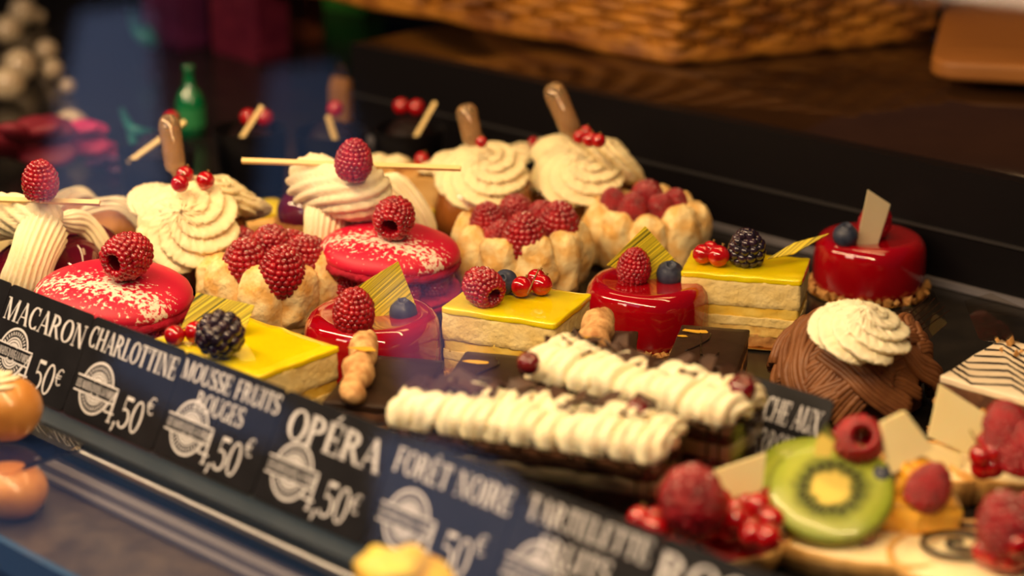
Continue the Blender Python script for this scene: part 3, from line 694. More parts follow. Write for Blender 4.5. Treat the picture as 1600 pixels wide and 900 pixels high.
# ---- opera pieces
def opera(label, FL, FR_, BR_, H, finger=None, gold=None, script=True, name='opera_cake'):
    r, w_, d = corners_cake(name, label, 'cake', FL, FR_, BR_, H, 'dark chocolate layer cakes')
    z = 0
    for i, (nm, h, m) in enumerate((('sponge_layer', .22, choc_sp), ('cream_layer', .12, nut_m), ('sponge_layer', .22, choc_sp), ('cream_layer', .12, nut_m), ('sponge_layer', .2, choc_sp))):
        V, F = slab(w_-.001, d-.001, z, z+h*H, .001, .0003, amp=.0004, ns=200, step=.004, nz=2, seed=i); link(nm, mesh(V, F), m, r); z += h*H
    V, F = slab(w_, d, z, H, .0015, .0005, amp=.0002, step=.005); link('chocolate_glaze', mesh(V, F), choc_m, r)
    return r, w_, d
def gold_leaf(r, px, py, H, s):
    rnd = random.Random(px); s *= 1.6; pts = [(s*(1+rnd.random())*cos(a)*1.3, s*(.4+rnd.random()*.5)*sin(a)) for a in [i*pi/4 for i in range(8)]]
    link('gold_leaf', mesh(*sheet(pts, .0003), smooth=False), gold_m, r, lz(r, px, py, H+.0008), (.1, .1, .3))
def squiggle(r, pix, H):
    V, F = rope(smoothpath([lz(r, x, y, H+.0002) for x, y in pix], 5), lambda t: .0005, 6); link('chocolate_script', mesh(V, F), script_m, r)
def finger(r, pa, pb, za, zb, rad, seed):
    a, b = lz(r, *pa, za), lz(r, *pb, zb); path = [a+(b-a)*i/16+Vector((sin(i*1.3+seed)*.0010, 0, cos(i*1.9+seed)*.0006)) for i in range(17)]
    V, F = rope(path, lambda t: rad*(.35+.65*sin(pi*min(1, max(0, t*1.0)))**.35)*(1+.16*sin(t*17+seed)), 14, amp=.0012, ns=120); link('finger_biscuit', mesh(V, F), marz_m, r)
o1, _, _ = opera('dark chocolate bar cake with a finger biscuit, behind the OPÉRA tag', (503, 628), (640, 640), (630, 558), .030, name='chocolate_bar_cake')
finger(o1, (548, 622), (577, 522), .0350, .0400, .0072, 1); gold_leaf(o1, 570, 545, .044, .0022)
o2, _, _ = opera('dark chocolate bar cake with a finger biscuit, left of the centre red mousse', (866, 573), (988, 578), (986, 517), .030, name='chocolate_bar_cake')
finger(o2, (917, 560), (944, 489), .0350, .0440, .0080, 2); gold_leaf(o2, 922, 528, .044, .002); 
V, F = rope([lz(o2, 893, 556, .034), lz(o2, 914, 540, .038)], lambda t: .0022, 8, amp=.0008); link('almond_stick', mesh(V, F), marz_m, o2)
o3, _, _ = opera('square dark chocolate cake with gold leaf and chocolate script, right of the centre red mousse', (1040, 566), (1152, 575), (1145, 513), .030)
gold_leaf(o3, 1089, 518, .030, .0022); gold_leaf(o3, 1067, 525, .030, .0010)
squiggle(o3, [(1094, 514), (1095, 540), (1093, 568)], .030); squiggle(o3, [(1110, 522), (1105, 532), (1085, 543), (1071, 548)], .030); squiggle(o3, [(1096, 553), (1104, 560), (1118, 556), (1123, 550)], .030)
o4, _, _ = opera('square dark chocolate cake with gold leaf, in front of the middle lemon slice', (686, 606), (800, 616), (818, 556), .030)
gold_leaf(o4, 747, 566, .030, .0020); squiggle(o4, [(776, 560), (779, 570), (762, 578), (745, 585)], .030)
place_top(o4, 'cherry', 826, 571, .037, .012)

# ---- baba
ball_me = mesh(*lathe([(.018, 0), (.026, .003), (.0325, .012), (.035, .022), (.0345, .033), (.030, .045), (.020, .054), (.002, .058)], 48, amp=.0009, ns=45)); ball_me.materials.append(baba_m)
pip_me = mesh(*lathe([(.0022, -.006), (.0024, 0), (.0062, .004), (.0068, .008), (.0071, .034), (.0070, .038), (.0058, .0425), (.0035, .0452), (.0005, .046)], 24)); pip_me.materials.append(pip_m)
liq_me = mesh(*lathe([(.0018, -.004), (.0050, .0048), (.0057, .009), (.0058, .033), (.0005, .0335)], 20)); liq_me.materials.append(M('rum_syrup', (.42, .22, .09), rough=.15, coat=.5, trans=.3))
ros = [mesh(*rosette(1, .85, 8, 1.5, .27, seed=1)), mesh(*rosette(1, .8, 10, 1.5, .22, seed=2)), mesh(*rosette(1, .8, 7, 1.9, .30, seed=3))]
ros_w = [mesh(*rosette(1, .85, 7, 1.9, .26, seed=5))]
for m in ros: m.materials.append(cream)
for m in ros_w: m.materials.append(cream_w)
def baba(label, px, py, w, rosettes, pip, berries, nom=.070):
    P = G(px, py); r = thing('rum_baba', label, 'pastry', P, 0, scl(P, w, nom), 'syrup babas with cream and a pipette')
    link('syrup_sponge', ball_me, None, r)
    for x, y, z, s, rot, k in rosettes:
        p = lz(r, x, y, z); c = Vector((0, 0, .35*s)); c.rotate(Euler(rot)); link('piped_cream', ros[k], None, r, p-c, rot, s)
    if pip:
        (x0, y0), (x1, y1), zb, wpx = pip
        a = lz(r, x0, y0, zb); d = ray(x1, y1); rt = Vector((1, 0, 0))
        # top point: same depth plane as the base
        Wa = G(x0, y0, zb*r.scale.x); t = (Wa-O).dot(FW)/d.dot(FW); b = lc(r, O+d*t); dr = (b-a); L_ = dr.length
        q = dr.to_track_quat('Z', 'Y').to_euler(); s = L_/.046; sw = wpx/ppm(Wa)/r.scale.x/.0142
        pp = link('pipette', pip_me, None, r, a, q, (sw, sw, s)); link('syrup', liq_me, None, pp)
    for x, y, z, s in berries: place_top(r, 'currant', x, y, z, s)
    return r
baba('syrup baba with a tall cream swirl, pipette and redcurrants, at left', 318, 440, 158,
  [(292, 350, .060, .030, (.75, -.12, 0), 0), (345, 303, .064, .027, (.15, .25, 1), 1), (262, 318, .062, .024, (.2, -.3, 2), 1), (318, 300, .072, .022, (.1, 0, 1), 0), (372, 322, .052, .020, (.2, .5, 2), 0)],
  ((276, 272), (262, 178), .076, 35), [(289, 273, .086, .0118), (321, 282, .086, .0122), (281, 287, .087, .0118)])
baba('syrup baba with cream and a pipette, behind the middle sponge-walled raspberry cake', 757, 390, 162,
  [(752, 268, .057, .0265, (.5, -.15, 0), 2), (797, 268, .050, .021, (.2, .7, 1), 1), (722, 266, .052, .019, (.2, -.5, 2), 1)],
  ((741, 228), (726, 162), .070, 34), [(752, 222, .078, .008)])
baba('syrup baba with cream, pipette and redcurrants, farthest right of the babas', 915, 368, 150,
  [(903, 266, .058, .0280, (.5, -.1, 0), 2), (948, 248, .060, .0285, (.25, .5, 1), 0), (880, 240, .060, .020, (.3, -.3, 1), 0)],
  ((896, 212), (860, 130), .082, 36), [(906, 214, .090, .010), (922, 218, .090, .011), (935, 220, .090, .010), (915, 206, .092, .009)])
b4 = baba('small baba partly hidden between the two rear babas', 832, 345, 95, [(808, 240, .060, .020, (.3, -.3, 0), 0), (855, 230, .062, .018, (.2, .3, 0), 1)], None, [(833, 222, .075, .012)])

# ---- saint-honore style choux cakes (two at left)
def ribbed(path, r, lobes=14, twist=0, n=112, lam=.12):
    return mesh(*rope(smoothpath(path, 8), lambda t: r*(.55+.45*min(1, 6*t, 6*(1-t)))*(1+.05*sin(9*t)), n, lobes, lam, twist, amp=.0003))
glz_me = mesh(*blob(.0225, .0225, .020, 28, 18, amp=.0006, ns=70)); glz_me.materials.append(jelly_m)
chx_me = mesh(*blob(.0232, .0232, .016, 24, 14, amp=.001, ns=90)); chx_me.materials.append(choux_m)
def honore(label, px, py, sc, pix, stick, rb):
    P = G(px, py); r = thing('cherry_choux_cake', label, 'pastry', P, 0, sc, 'choux cakes with ribbed cream and a stick')
    link('choux_base', mesh(*lathe([(.030, 0), (.038, .003), (.038, .010), (.002, .014)], 40, amp=.001, ns=70)), choux_m, r)
    for a in (0.25, 1.9, 3.0, 4.7, 5.6):
        c = link('choux_ball', chx_me, None, r, (.026*cos(a), .026*sin(a), .024)); link('cherry_glaze', glz_me, None, c, (0, 0, .0045))
    for nm, pts, rad, lob, tw, m, lam in pix:
        me = ribbed([lz(r, *q) for q in pts], rad, lob, tw, lam=lam); link(nm, me, m, r)
    link('piped_cream', ros[0], None, r, (0, 0, .030), (0, 0, 0), .026)
    (xa, ya, za), (xb, yb, zb) = stick
    a, b = lz(r, xa, ya, za), lz(r, xb, yb, zb)
    V, F = rope([a+(b-a)*i/4 for i in range(5)], lambda t: .0019, 4); me = mesh(V, F, False); link('chocolate_stick', me, stick_m, r)
    place_top(r, 'rasp', *rb); return r
honore('cherry-glazed choux cake with ribbed cream and raspberry, cut by the left edge', 70, 478, 1.0,
  [('cream_rope', [(-60, 350, .060), (0, 338, .064), (50, 340, .066), (92, 352, .062)], .0125, 12, 9, cream_v, .12),
   ('cream_rope', [(74, 352, .060), (58, 385, .056), (44, 425, .044), (34, 470, .026)], .0125, 24, 0, cream_v, .09),
   ('cream_rope', [(92, 345, .060), (130, 350, .054), (158, 385, .040), (168, 430, .020)], .0062, 12, 0, cream_v, .12)],
  ((-80, 309, .078), (156, 317, .078)), (63, 281, .092, .0225, (.1, .05, 0)))
honore('dark-glazed choux cake with ribbed cream and raspberry, behind the rear macaron', 552, 405, 1.0,
  [('cream_rope', [(476, 278, .066), (505, 290, .068), (550, 302, .070), (592, 292, .068)], .0150, 14, 2.4, cream_v, .14),
   ('cream_rope', [(520, 310, .056), (512, 345, .050), (508, 385, .034), (506, 420, .018)], .0130, 24, 0, cream_v, .09),
   ('cream_rope', [(590, 285, .062), (625, 305, .055), (650, 340, .042), (660, 385, .022)], .0095, 12, 0, cream_v, .12)],
  ((378, 251, .084), (720, 263, .084)), (553, 249, .094, .0240, (.1, .1, 0)))

# ---- black forest slices
def forest(label, FL, FR_, BR_, H, n, seed, cherries, tail=None):
    r, w_, d = corners_cake('black_forest_cake', label, 'cake', FL, FR_, BR_, H, 'black forest cakes in clear film')
    z = 0
    for i, (nm, h, m) in enumerate((('sponge_layer', .14, choc_sp), ('cream_layer', .28, cream_v), ('sponge_layer', .24, choc_sp), ('cream_layer', .16, cream_v), ('sponge_layer', .18, choc_sp))):
        V, F = slab(w_-.002, d-.002, z, z+h*H, .0015, .0006, amp=.0008, ns=130, step=.003, nz=3, seed=seed+i); link(nm, mesh(V, F), m, r); z += h*H
    rnd = random.Random(seed)
    for i in range(n):                       # diagonal piped shells
        x = -w_/2+w_*(i+.5)/n
        for row, (ya, yb) in enumerate(((-.40, .04), (0, .48))):
            pts = [Vector((x-.004+rnd.uniform(-.002, .002), d*ya, H*.97)), Vector((x-.001, d*(ya*.7+yb*.3), H+.007+rnd.uniform(-.001, .002))), Vector((x+.004, d*(ya*.3+yb*.7), H+.009+rnd.uniform(-.001, .002))), Vector((x+.007, d*yb, H+.004))]
            V, F = rope(smoothpath(pts, 5), lambda t: w_/n*.66*(1-.70*t**1.6)*(.45+.55*min(1, 4*t)), 48, 6, .34, 2.6, amp=.0011, ns=110); link('piped_cream', mesh(V, F), cream_w, r)
    for i in range(int(n*3.4)):
        q = (rnd.uniform(-.48, .48)*w_, rnd.uniform(.0, .55)*d, H+.013+rnd.random()*.004); a = .0075
        V, F = sheet([(-a, -.002), (0, -.004), (a, -.001), (a*.7, .003), (-a*.6, .004)], .0006); link('chocolate_shaving', mesh(V, F, False), choc_flake, r, q, (rnd.uniform(-.9, .9), rnd.uniform(-.6, .6), rnd.random()*3))
    for x, y, zz, s in cherries: place_top(r, 'cherry', x, y, zz, s, (.2, .2, 0))
    # clear film wrapped round the sides with thin printed lines
    e = .0018; pr = rrect(w_+2*e, d+2*e, .003, 3); k = len(pr); hh = H*1.06
    V = [Vector((x, y, 0)) for x, y in pr]+[Vector((x, y, hh)) for x, y in pr]
    link('clear_film', mesh(V, [(i, (i+1) % k, k+(i+1) % k, k+i) for i in range(k)]), film_m, r)
    for zz in (.97, .88, .50):
        V = [Vector((x*1.003, y*1.003, hh*zz)) for x, y in pr]+[Vector((x*1.003, y*1.003, hh*zz+.0007)) for x, y in pr]
        link('film_line', mesh(V, [(i, (i+1) % k, k+(i+1) % k, k+i) for i in range(k)]), script_m, r)
    for sx in (-1, 1):
        for dx in (0, .006):
            V, F = boxl(sx*(w_/2-.004-dx), -d/2-e-.0005, .0004, .0003, 0, hh); link('film_line', mesh(V, F, False), script_m, r)
    return r
def boxl(x, y, sx, sy, z0, z1):
    V = [Vector((x+i*sx, y+j*sy, z)) for i in (-1, 1) for j in (-1, 1) for z in (z0, z1)]
    return V, [(0, 1, 3, 2), (4, 6, 7, 5), (0, 4, 5, 1), (2, 3, 7, 6), (0, 2, 6, 4), (1, 5, 7, 3)]
forest('black forest cake with rows of piped cream, front one behind the FORÊT NOIRE tag', (612, 672), (1032, 732), (1034, 684), .044, 11, 3, [(998, 642, .058, .0115)])
forest('black forest cake with piped cream and a cherry on its end, rear one'  , (822, 596), (1140, 676), (1112, 624), .046, 9, 5, [(1158, 610, .060, .0135), (826, 568, .06, .011)])

# ---- chestnut torch
P = G(1336, 628); r = thing('chestnut_cake', 'dome of brown chestnut strands topped with a cream rosette, at right', 'cake', P, 0, 1)
link('biscuit_base', mesh(*lathe([(.030, 0), (.034, .003), (.033, .012), (.028, .022), (.016, .032), (.002, .036)], 40, amp=.001)), M('dark_biscuit', (.10, .035, .012), rough=.8, bump=.6), r)
rnd = random.Random(4)
for g in range(30):
    a = g*2.399+rnd.uniform(-.2, .2); h0 = rnd.uniform(.25, .70); ln_ = rnd.uniform(.5, 1.4); tl = (-1 if g % 4 else 1)*rnd.choice((.15, .4, .6, .8, 1.0)); lift = rnd.uniform(0, .0045)
    for q in range(7):
        pts = []
        for j in range(10):
            u = j/9; h = min(1, max(.02, h0+(u-.5)*tl+(q-3.5)*.040*cos(tl)+.08*sin(u*pi))); th_ = h*pi/2
            R_ = .0365*cos(th_)**.72+.0030+lift+.0012*((q*7) % 3)/2; zz = .0025+.042*sin(th_)+lift*.4
            aa = a+u*ln_+(q-3.5)*.05*sin(tl)*(-1); pts.append(Vector((R_*cos(aa), R_*sin(aa), zz))); pts[-1] += noise.noise_vector(pts[-1]*40+Vector((g*.15, 0, 0)))*.0045
        V, F = rope(smoothpath(pts, 2), lambda t: .00185, 8); link('chestnut_strand', mesh(V, F), vermi_m, r)
p = lz(r, 1340, 535, .044); link('cream_rosette', ros_w[0], None, r, p, (.25, .1, 0), (.0225, .0225, .024))

# ---- white iced slice at right
r, w_, d = corners_cake('iced_nut_slice', 'white iced slice feathered with dark chocolate lines, right edge behind the chestnut cake', 'cake', (1466, 588), (1670, 640), (1700, 560), .034)
for i, (nm, z0, z1, m) in enumerate((('sponge_layer', 0, .012, choc_sp), ('cream_layer', .012, .017, cream_v), ('sponge_layer', .017, .030, choc_sp))):
    V, F = slab(w_-.001, d-.001, z0, z1, .001, .0004, amp=.0006, ns=160, step=.004, seed=i); link(nm, mesh(V, F), m, r)
V, F = slab(w_, d, .030, .034, .002, .0008, amp=.0006, ns=80, step=.005); link('white_icing', mesh(V, F), icing_m, r)
rnd = random.Random(8)
for i in range(8):
    y = -d/2+d*(i+.7)/8.4; n_ = 33; pts = []
    for j in range(n_):
        u = j/(n_-1); pts.append(Vector((-w_/2+.001+u*(w_-.002), y+.0052*abs((u*4+.3*i) % 2-1)*2-.005+rnd.uniform(-.0003, .0003), .0342)))
    V, F = rope(pts, lambda t: .0007*(.7+.5*abs(sin(t*9+i))), 5); link('chocolate_line', mesh(V, F), script_m, r)
crumbs(r, 0, 0, .003, 130, .0055, seed=3, name='chopped_nuts', rect=(-w_/2, w_/2, -d/2-.006, -d/2+.0005))
crumbs(r, 0, 0, .018, 70, .005, seed=5, name='chopped_nuts', rect=(-w_/2, w_/2, -d/2-.002, -d/2+.002)); crumbs(r, 0, 0, .034, 22, .0035, seed=6, name='chopped_nuts', rect=(-w_/2, w_/2, .2*d, d/2))
for pix, dp in (([(1392, 500), (1440, 446), (1460, 455), (1480, 505), (1440, 540)], Vector((-w_/2-.002, d/2, .03))), ([(1506, 470), (1548, 458), (1640, 500), (1650, 560), (1530, 530)], Vector((-.01, d/2+.004, .03)))):
    o = quad_plaque(r, pix, dp, film_m, .0004, name='film_flap', lean=.2, yaw=-.2)
    for i in range(5):
        a0 = pix[0]; u = i/5
        o2_ = quad_plaque(r, [(pix[0][0]+8+i*9, pix[0][1]+10+i*2), (pix[0][0]+11+i*9, pix[0][1]+10+i*2), (pix[1][0]+14+i*8, pix[1][1]+14+i*6), (pix[1][0]+12+i*8, pix[1][1]+14+i*6)], dp+Vector((0, -.001, 0)), script_m, .0003, name='film_line', lean=.2, yaw=-.2)

# ---- tartlets in the right foreground
def tart(label, px, py, rx, ry, h, rz=0, group='fruit tartlets in the right foreground', flute=26, fill=cream, point=0):
    P = G(px, py); r = thing('fruit_tartlet', label, 'tartlet', P, rz, 1, group)
    def shp(V): return [Vector((v.x*rx*(1-point*abs(v.y)), v.y*ry, v.z)) for v in V]
    fl = lambda t, u: 1+.02*cos(flute*t)*(1-u)
    V, F = lathe([(.80, 0), (.86, .001), (.95, h*.6), (1.0, h), (.97, h+.0012), (.93, h), (.90, h*.8)], 104, fn=fl); link('pastry_shell', mesh(shp(V), F), tart_m, r)
    V, F = lathe([(.90, h*.5), (.92, h*.86), (.5, h*1.02), (.01, h*1.06)], 48, amp=0); V = [v+Vector((0, 0, .001*noise.noise(v*3))) for v in V]; link('custard_filling', mesh(shp(V), F), fill, r)
    return r
def kiwi_slice(r, px, py, z, rad, rot):
    p = lz(r, px, py, z); V, F = lathe([(rad*.97, -.0028), (rad, -.002), (rad, .002), (rad*.97, .0028), (rad*.5, .0029), (.0002, .0029)], 48, amp=.0004, ns=90)
    k = link('kiwi_slice', mesh(V, F), kiwi_m, r, p, rot); parts = []
    for i in range(34):
        a = 2*pi*i/34+.05*sin(i*3); q = rad*(.42+.07*((i*5) % 3)/2); c = Vector((q*cos(a), q*sin(a), .0031))
        bv, bf = ICO2; rotm = Matrix.Rotation(a, 3, 'Z'); parts.append(([c+rotm @ Vector((v.x*.0011, v.y*.0005, v.z*.0004)) for v in bv], bf))
    o = link('kiwi_seeds', mesh(*merge(parts)), script_m, k); o['kind'] = 'stuff'
    return p
t1 = tart('tartlet with kiwi slices, mango, raspberries and a white chocolate square', 1345, 872, .052, .032, .013, -.35)
kiwi_slice(t1, 1258, 762, .022, .0265, (.52, -.12, .15)); kiwi_slice(t1, 1299, 768, .030, .0268, (.56, .02, .05))
V, F = sheet([(-.003, 0), (.004, 0), (.0055, .008), (.001, .014), (-.002, .008)], .003); link('kiwi_tip', mesh(V, F, False), kiwi_m, t1, lz(t1, 1283, 712, .050), (1.3, 0, 0))
place_top(t1, 'rasp', 1340, 690, .046, .0250, (-2.2, .25, .2)); place_top(t1, 'blue', 1378, 748, .034, .013)
quad_plaque(t1, [(1376, 660), (1412, 642), (1456, 700), (1390, 742)], Vector((.012, .012, .036)), white_choc, .0035, name='white_chocolate_square', lean=.35, yaw=.25)
for i, (x, y, z, s, ro) in enumerate(((1406, 758, .030, .0095, .2), (1432, 740, .036, .0090, .6), (1408, 800, .020, .0125, .1), (1462, 802, .020, .0115, .5), (1384, 796, .022, .0085, .9), (1440, 782, .026, .0085, .3))):
    V, F = slab(s*1.7, s*1.4, -s*.6, s*.6, s*.3, s*.25, amp=.0006, ns=90, step=.003); link('mango_cube', mesh(V, F), mango_m, t1, lz(t1, x, y, z), (.2, .1, ro))
place_top(t1, 'rasp', 1452, 760, .034, .0215, (-.2, .5, .3)); place_top(t1, 'cherry', 1352, 838, .0165, .008)
t2 = tart('tartlet heaped with redcurrants, a large raspberry and a white petal', 1110, 868, .036, .034, .013, 0, fill=M('red_jelly', (.5, .01, .01), rough=.1, coat=1))
rnd = random.Random(12)
for i in range(34):
    a = i*2.399; q = .0305*sqrt((i+.5)/34); zz = .021+.014*(1-(q/.0305)**2)*(.4)
    currant(t2, (q*cos(a), q*sin(a)*.95, zz+rnd.uniform(-.001, .001)), rnd.uniform(.0088, .0112), (2+rnd.random(), rnd.random(), 0))
for x, y in ((1184, 790), (1205, 812), (1150, 812), (1000, 812), (1022, 826), (1175, 835), (1200, 840)): place_top(t2, 'currant', x, y, .030, .0115)
place_top(t2, 'rasp', 1082, 778, .043, .0305, (.35, -.15, 0), sugar=True)
quad_plaque(t2, [(1108, 738), (1196, 708), (1190, 766), (1160, 808), (1128, 800)], Vector((.010, .004, .036)), white_choc, .0016, name='white_chocolate_petal', lean=.2, yaw=.2)
t3 = tart('tartlet with ivory plaques, raspberries and redcurrants, at the right edge', 1582, 766, .034, .031, .016, 0)
quad_plaque(t3, [(1468, 600), (1548, 652), (1516, 712), (1450, 682)], Vector((-.020, .0, .034)), white_choc, .0018, lean=.35, yaw=.1)
place_top(t3, 'rasp', 1572, 668, .048, .0235, (-.5, -.2, 0)); place_top(t3, 'rasp', 1602, 700, .042, .0245, (-.2, .2, 0))
for x, y, z in ((1534, 712, .036), (1556, 706, .038), (1562, 692, .042), (1550, 728, .031), (1545, 692, .040), (1536, 730, .030)): place_top(t3, 'currant', x, y, z, .0115)
V, F = rope([lz(t3, 1516, 672, .050), lz(t3, 1532, 700, .042)], lambda t: .0005, 6); link('currant_stem', mesh(V, F), stem_m, t3)
t4 = tart('tartlet with a chocolate spiral, raspberry and redcurrants, bottom right corner', 1538, 915, .042, .034, .014, 0)
pts = [Vector((.024*u*cos(u*14)-.010, .018*u*sin(u*14)+.006, .0170)) for u in [i/70 for i in range(5, 71)]]
V, F = rope(pts, lambda t: .0013, 6); link('chocolate_spiral', mesh(V, F), script_m, t4)
place_top(t4, 'rasp', 1572, 820, .034, .0275, (-.3, -.2, 0), sugar=True); place_top(t4, 'rasp', 1612, 812, .034, .026, (.2, .2, 0))
for x, y, z in ((1556, 868, .022), (1578, 872, .022), (1600, 864, .024), (1540, 862, .021), (1590, 850, .030)): place_top(t4, 'currant', x, y, z, .0115)
t5 = tart('tartlet half hidden behind the kiwi tartlet, with a pale chocolate plaque', 1470, 765, .030, .024, .014, 0)
t5 and quad_plaque(t5, [(1428, 690), (1500, 700), (1498, 750), (1440, 750)], Vector((0, -.005, .02)), white_choc, .003, name='custard_block', lean=.6, yaw=.2)

# ---- foreground, on the glass shelf in front of the tags
gz = G(20, 700, 0); 
bun_b = .47
PB = GB(18, 684, bun_b)
sh = thing('glass_shelf', 'small clear shelf in front of the tags, holding the blurred bun', 'shelf', PB+Z*-.0045)
V, F = slab(.056, .045, 0, .002, .004, .0004, step=.02, nz=1); link('pane', mesh(V, F, False), film_m, sh, (0, 0, 0), (0, 0, YAW))
for dx in (-.02, .02):
    V, F = rope([Vector((dx*cos(YAW), dx*sin(YAW), 0)), Vector((dx*cos(YAW), dx*sin(YAW), zs-.002-PB.z+.0045))], lambda t: .0015, 8); link('post', mesh(V, F), chrome_m, sh)
bn = thing('cream_bun', 'blurred golden bun with white cream, left edge in front of the MACARON tag', 'pastry', PB)
V, F = blob(.0195, .017, .0155, 28, 18, amp=.0012, ns=60); link('bun', mesh([v+Vector((-.004, 0, .0155)) for v in V], F), M('golden_bun', (.66, .30, .07), (.52, .20, .04), 50, .35, coat=.4), bn)
link('piped_cream', ros_w[0], None, bn, (-.010, 0, .022), (0, -.2, 0), (.015, .013, .014))
lb = thing('golden_bun', 'dim golden bun added as the reflection of the cream bun, low at the left edge', 'pastry', G(20, 805, zs-.002))  # second bun added in place of the mirrored image of the upper one
V, F = blob(.017, .017, .013, 24, 14, amp=.001, ns=60); link('bun', mesh([v+Vector((0, 0, .013)) for v in V], F), MATS['golden_bun'], lb)
PY = GB(630, 905, .47); fy = thing('yellow_pastry', 'blurred yellow and orange pastry top at the bottom edge before the FORÊT NOIRE tag', 'pastry', Vector((PY.x, PY.y, zs-.002)))
hh = PY.z-(zs-.002)
link('pastry_stack', mesh(*lathe([(.018, 0), (.021, .004), (.021, hh-.004), (.018, hh+.002), (.002, hh+.004)], 28, amp=.0015, ns=60)), M('orange_pastry', (.80, .36, .05), (.75, .55, .05), 50, .5), fy)
V, F = blob(.014, .014, .008, 24, 14, amp=.003, ns=110); link('lemon_cream', mesh([v+Vector((-.004, 0, hh+.004)) for v in V], F), M('yellow_cream', (.82, .66, .08), (.85, .5, .1), 50, .4), fy)

# ================================================================== REAR OF THE CASE
# waffle tart with currants
P = G(640, 352); r = thing('waffle_cream_cake', 'golden waffle square with cream dots and a redcurrant, behind the ribbed cream cake', 'pastry', P, -.25)
V, F = slab(.060, .040, 0, .018, .004, .001, amp=.001); link('lemon_base', mesh(V, F), lemon_top, r)
for i in range(4):
    V, F = boxl(-.027+i*.018, 0, .0018, .018, .018, .040); link('waffle_rib', mesh(V, F, False), tart_m, r)
for i in range(3):
    V, F = boxl(0, -.016+i*.016, .028, .0018, .018, .0385); link('waffle_rib', mesh(V, F, False), tart_m, r)
V, F = boxl(0, 0, .028, .017, .018, .030); link('waffle_floor', mesh(V, F, False), M('waffle_gold', (.75, .42, .10), rough=.6), r)
for i, (x, y) in enumerate(((592, 250), (620, 252), (676, 262))): link('piped_cream', ros[1], None, r, lz(r, x, y+6, .040), (0, 0, 0), .009)
place_top(r, 'currant', 659, 249, .046, .010)
# custard pastry behind the left baba
P = G(415, 372); r = thing('custard_pastry', 'small yellow custard pastry behind the left baba', 'pastry', P, .3)
V, F = slab(.045, .045, 0, .018, .010, .003, amp=.002); link('puff_pastry', mesh(V, F), tart_m, r); V, F = blob(.017, .017, .007, 20, 10, amp=.001); link('custard', mesh([v+Vector((0, 0, .019)) for v in V], F), lemon_top, r)
# wrapped brown pastries at rear left
for i, (x, y, s, lab) in enumerate(((172, 410, 1.0, 'brown pastry in gauzy wrap behind the left choux cake'), (120, 372, .8, 'dim brown pastry at the rear left, deeper in the case'))):
    P = G(x, y); r = thing('wrapped_pastry', lab, 'pastry', P, .4*i, s, 'wrapped pastries at rear left')
    V, F = blob(.022, .018, .019, 24, 14, amp=.004, ns=60, seed=i); link('crust', mesh([v+Vector((0, 0, .019)) for v in V], F), choux_m, r)
    for k in range(5):
        V, F = rope(smoothpath([Vector((-.024, -.012+k*.006, .022)), Vector((-.01, -.016+k*.006, .036+.003*(k % 2))), Vector((.01, -.014+k*.006, .039)), Vector((.025, -.010+k*.006, .022))], 4), lambda t: .0011, 6); link('gauze_strand', mesh(V, F), cream_v, r)
# dark verrines with pale sticks
glassy = mat_thin('glass_cup', (.22, .2, .2), 1.2, (.85, .85, .88), .45); dark_fill = M('dark_mousse', (.010, .005, .005), (.016, .007, .006), 60, .5, spec=.15)
VR = [(250, 330, 265, [(200, 255), (290, 190)], [(268, 186)], 'left of the pipette'), (395, 300, 230, [(367, 232), (410, 166)], [(388, 183), (414, 184)], 'between the left baba and the ribbed cream cake'),
      (520, 290, 235, [(512, 180), (527, 228)], [(524, 170)], 'behind the raspberry of the ribbed cream cake'), (640, 285, 230, [(648, 216), (680, 160)], [(627, 166), (651, 168)], 'left of the middle pipette')]
for i, (x, y, yt, st, bs, lab) in enumerate(VR):
    P = G(x, y); pm = ppm(P); h = (y-yt+35)/pm*.98; r = thing('dessert_verrine', 'dark dessert glass with a pale stick, '+lab, 'dessert', P, 0, 1, 'dessert glasses along the rear')
    V, F = lathe([(.020, 0), (.022, .001), (.026, h), (.0255, h), (.0215, .003), (.001, .003)], 32, cb=True, ct=False); link('glass_cup', mesh(V, F), glassy, r)
    V, F = lathe([(.020, .004), (.024, h*.8), (.002, h*.86)], 28); link('dark_mousse', mesh(V, F), dark_fill, r)
    W = O+FW*((P-O).dot(FW))
    def at(px, py, f_=0): d_ = ray(px, py); return lc(r, O+d_*(((P-O).dot(FW)-f_)/d_.dot(FW)))
    a, b = at(*st[0], .030), at(*st[1], .026); V, F = rope([a, (a+b)/2, b], lambda t: .0021, 4); link('chocolate_stick', mesh(V, F, False), stick_m, r)
    for q in bs: link('redcurrant', CME, None, r, at(*q), (0, 0, 0), .012)
    # low mound carrying the fruit
    zt = at(*bs[0]).z; V, F = lathe([(.020, h*.75), (.014, (h*.75+zt)/2), (.009, zt-.006), (.001, zt-.005)], 24); link('chocolate_dome', mesh(V, F), dark_fill, r)

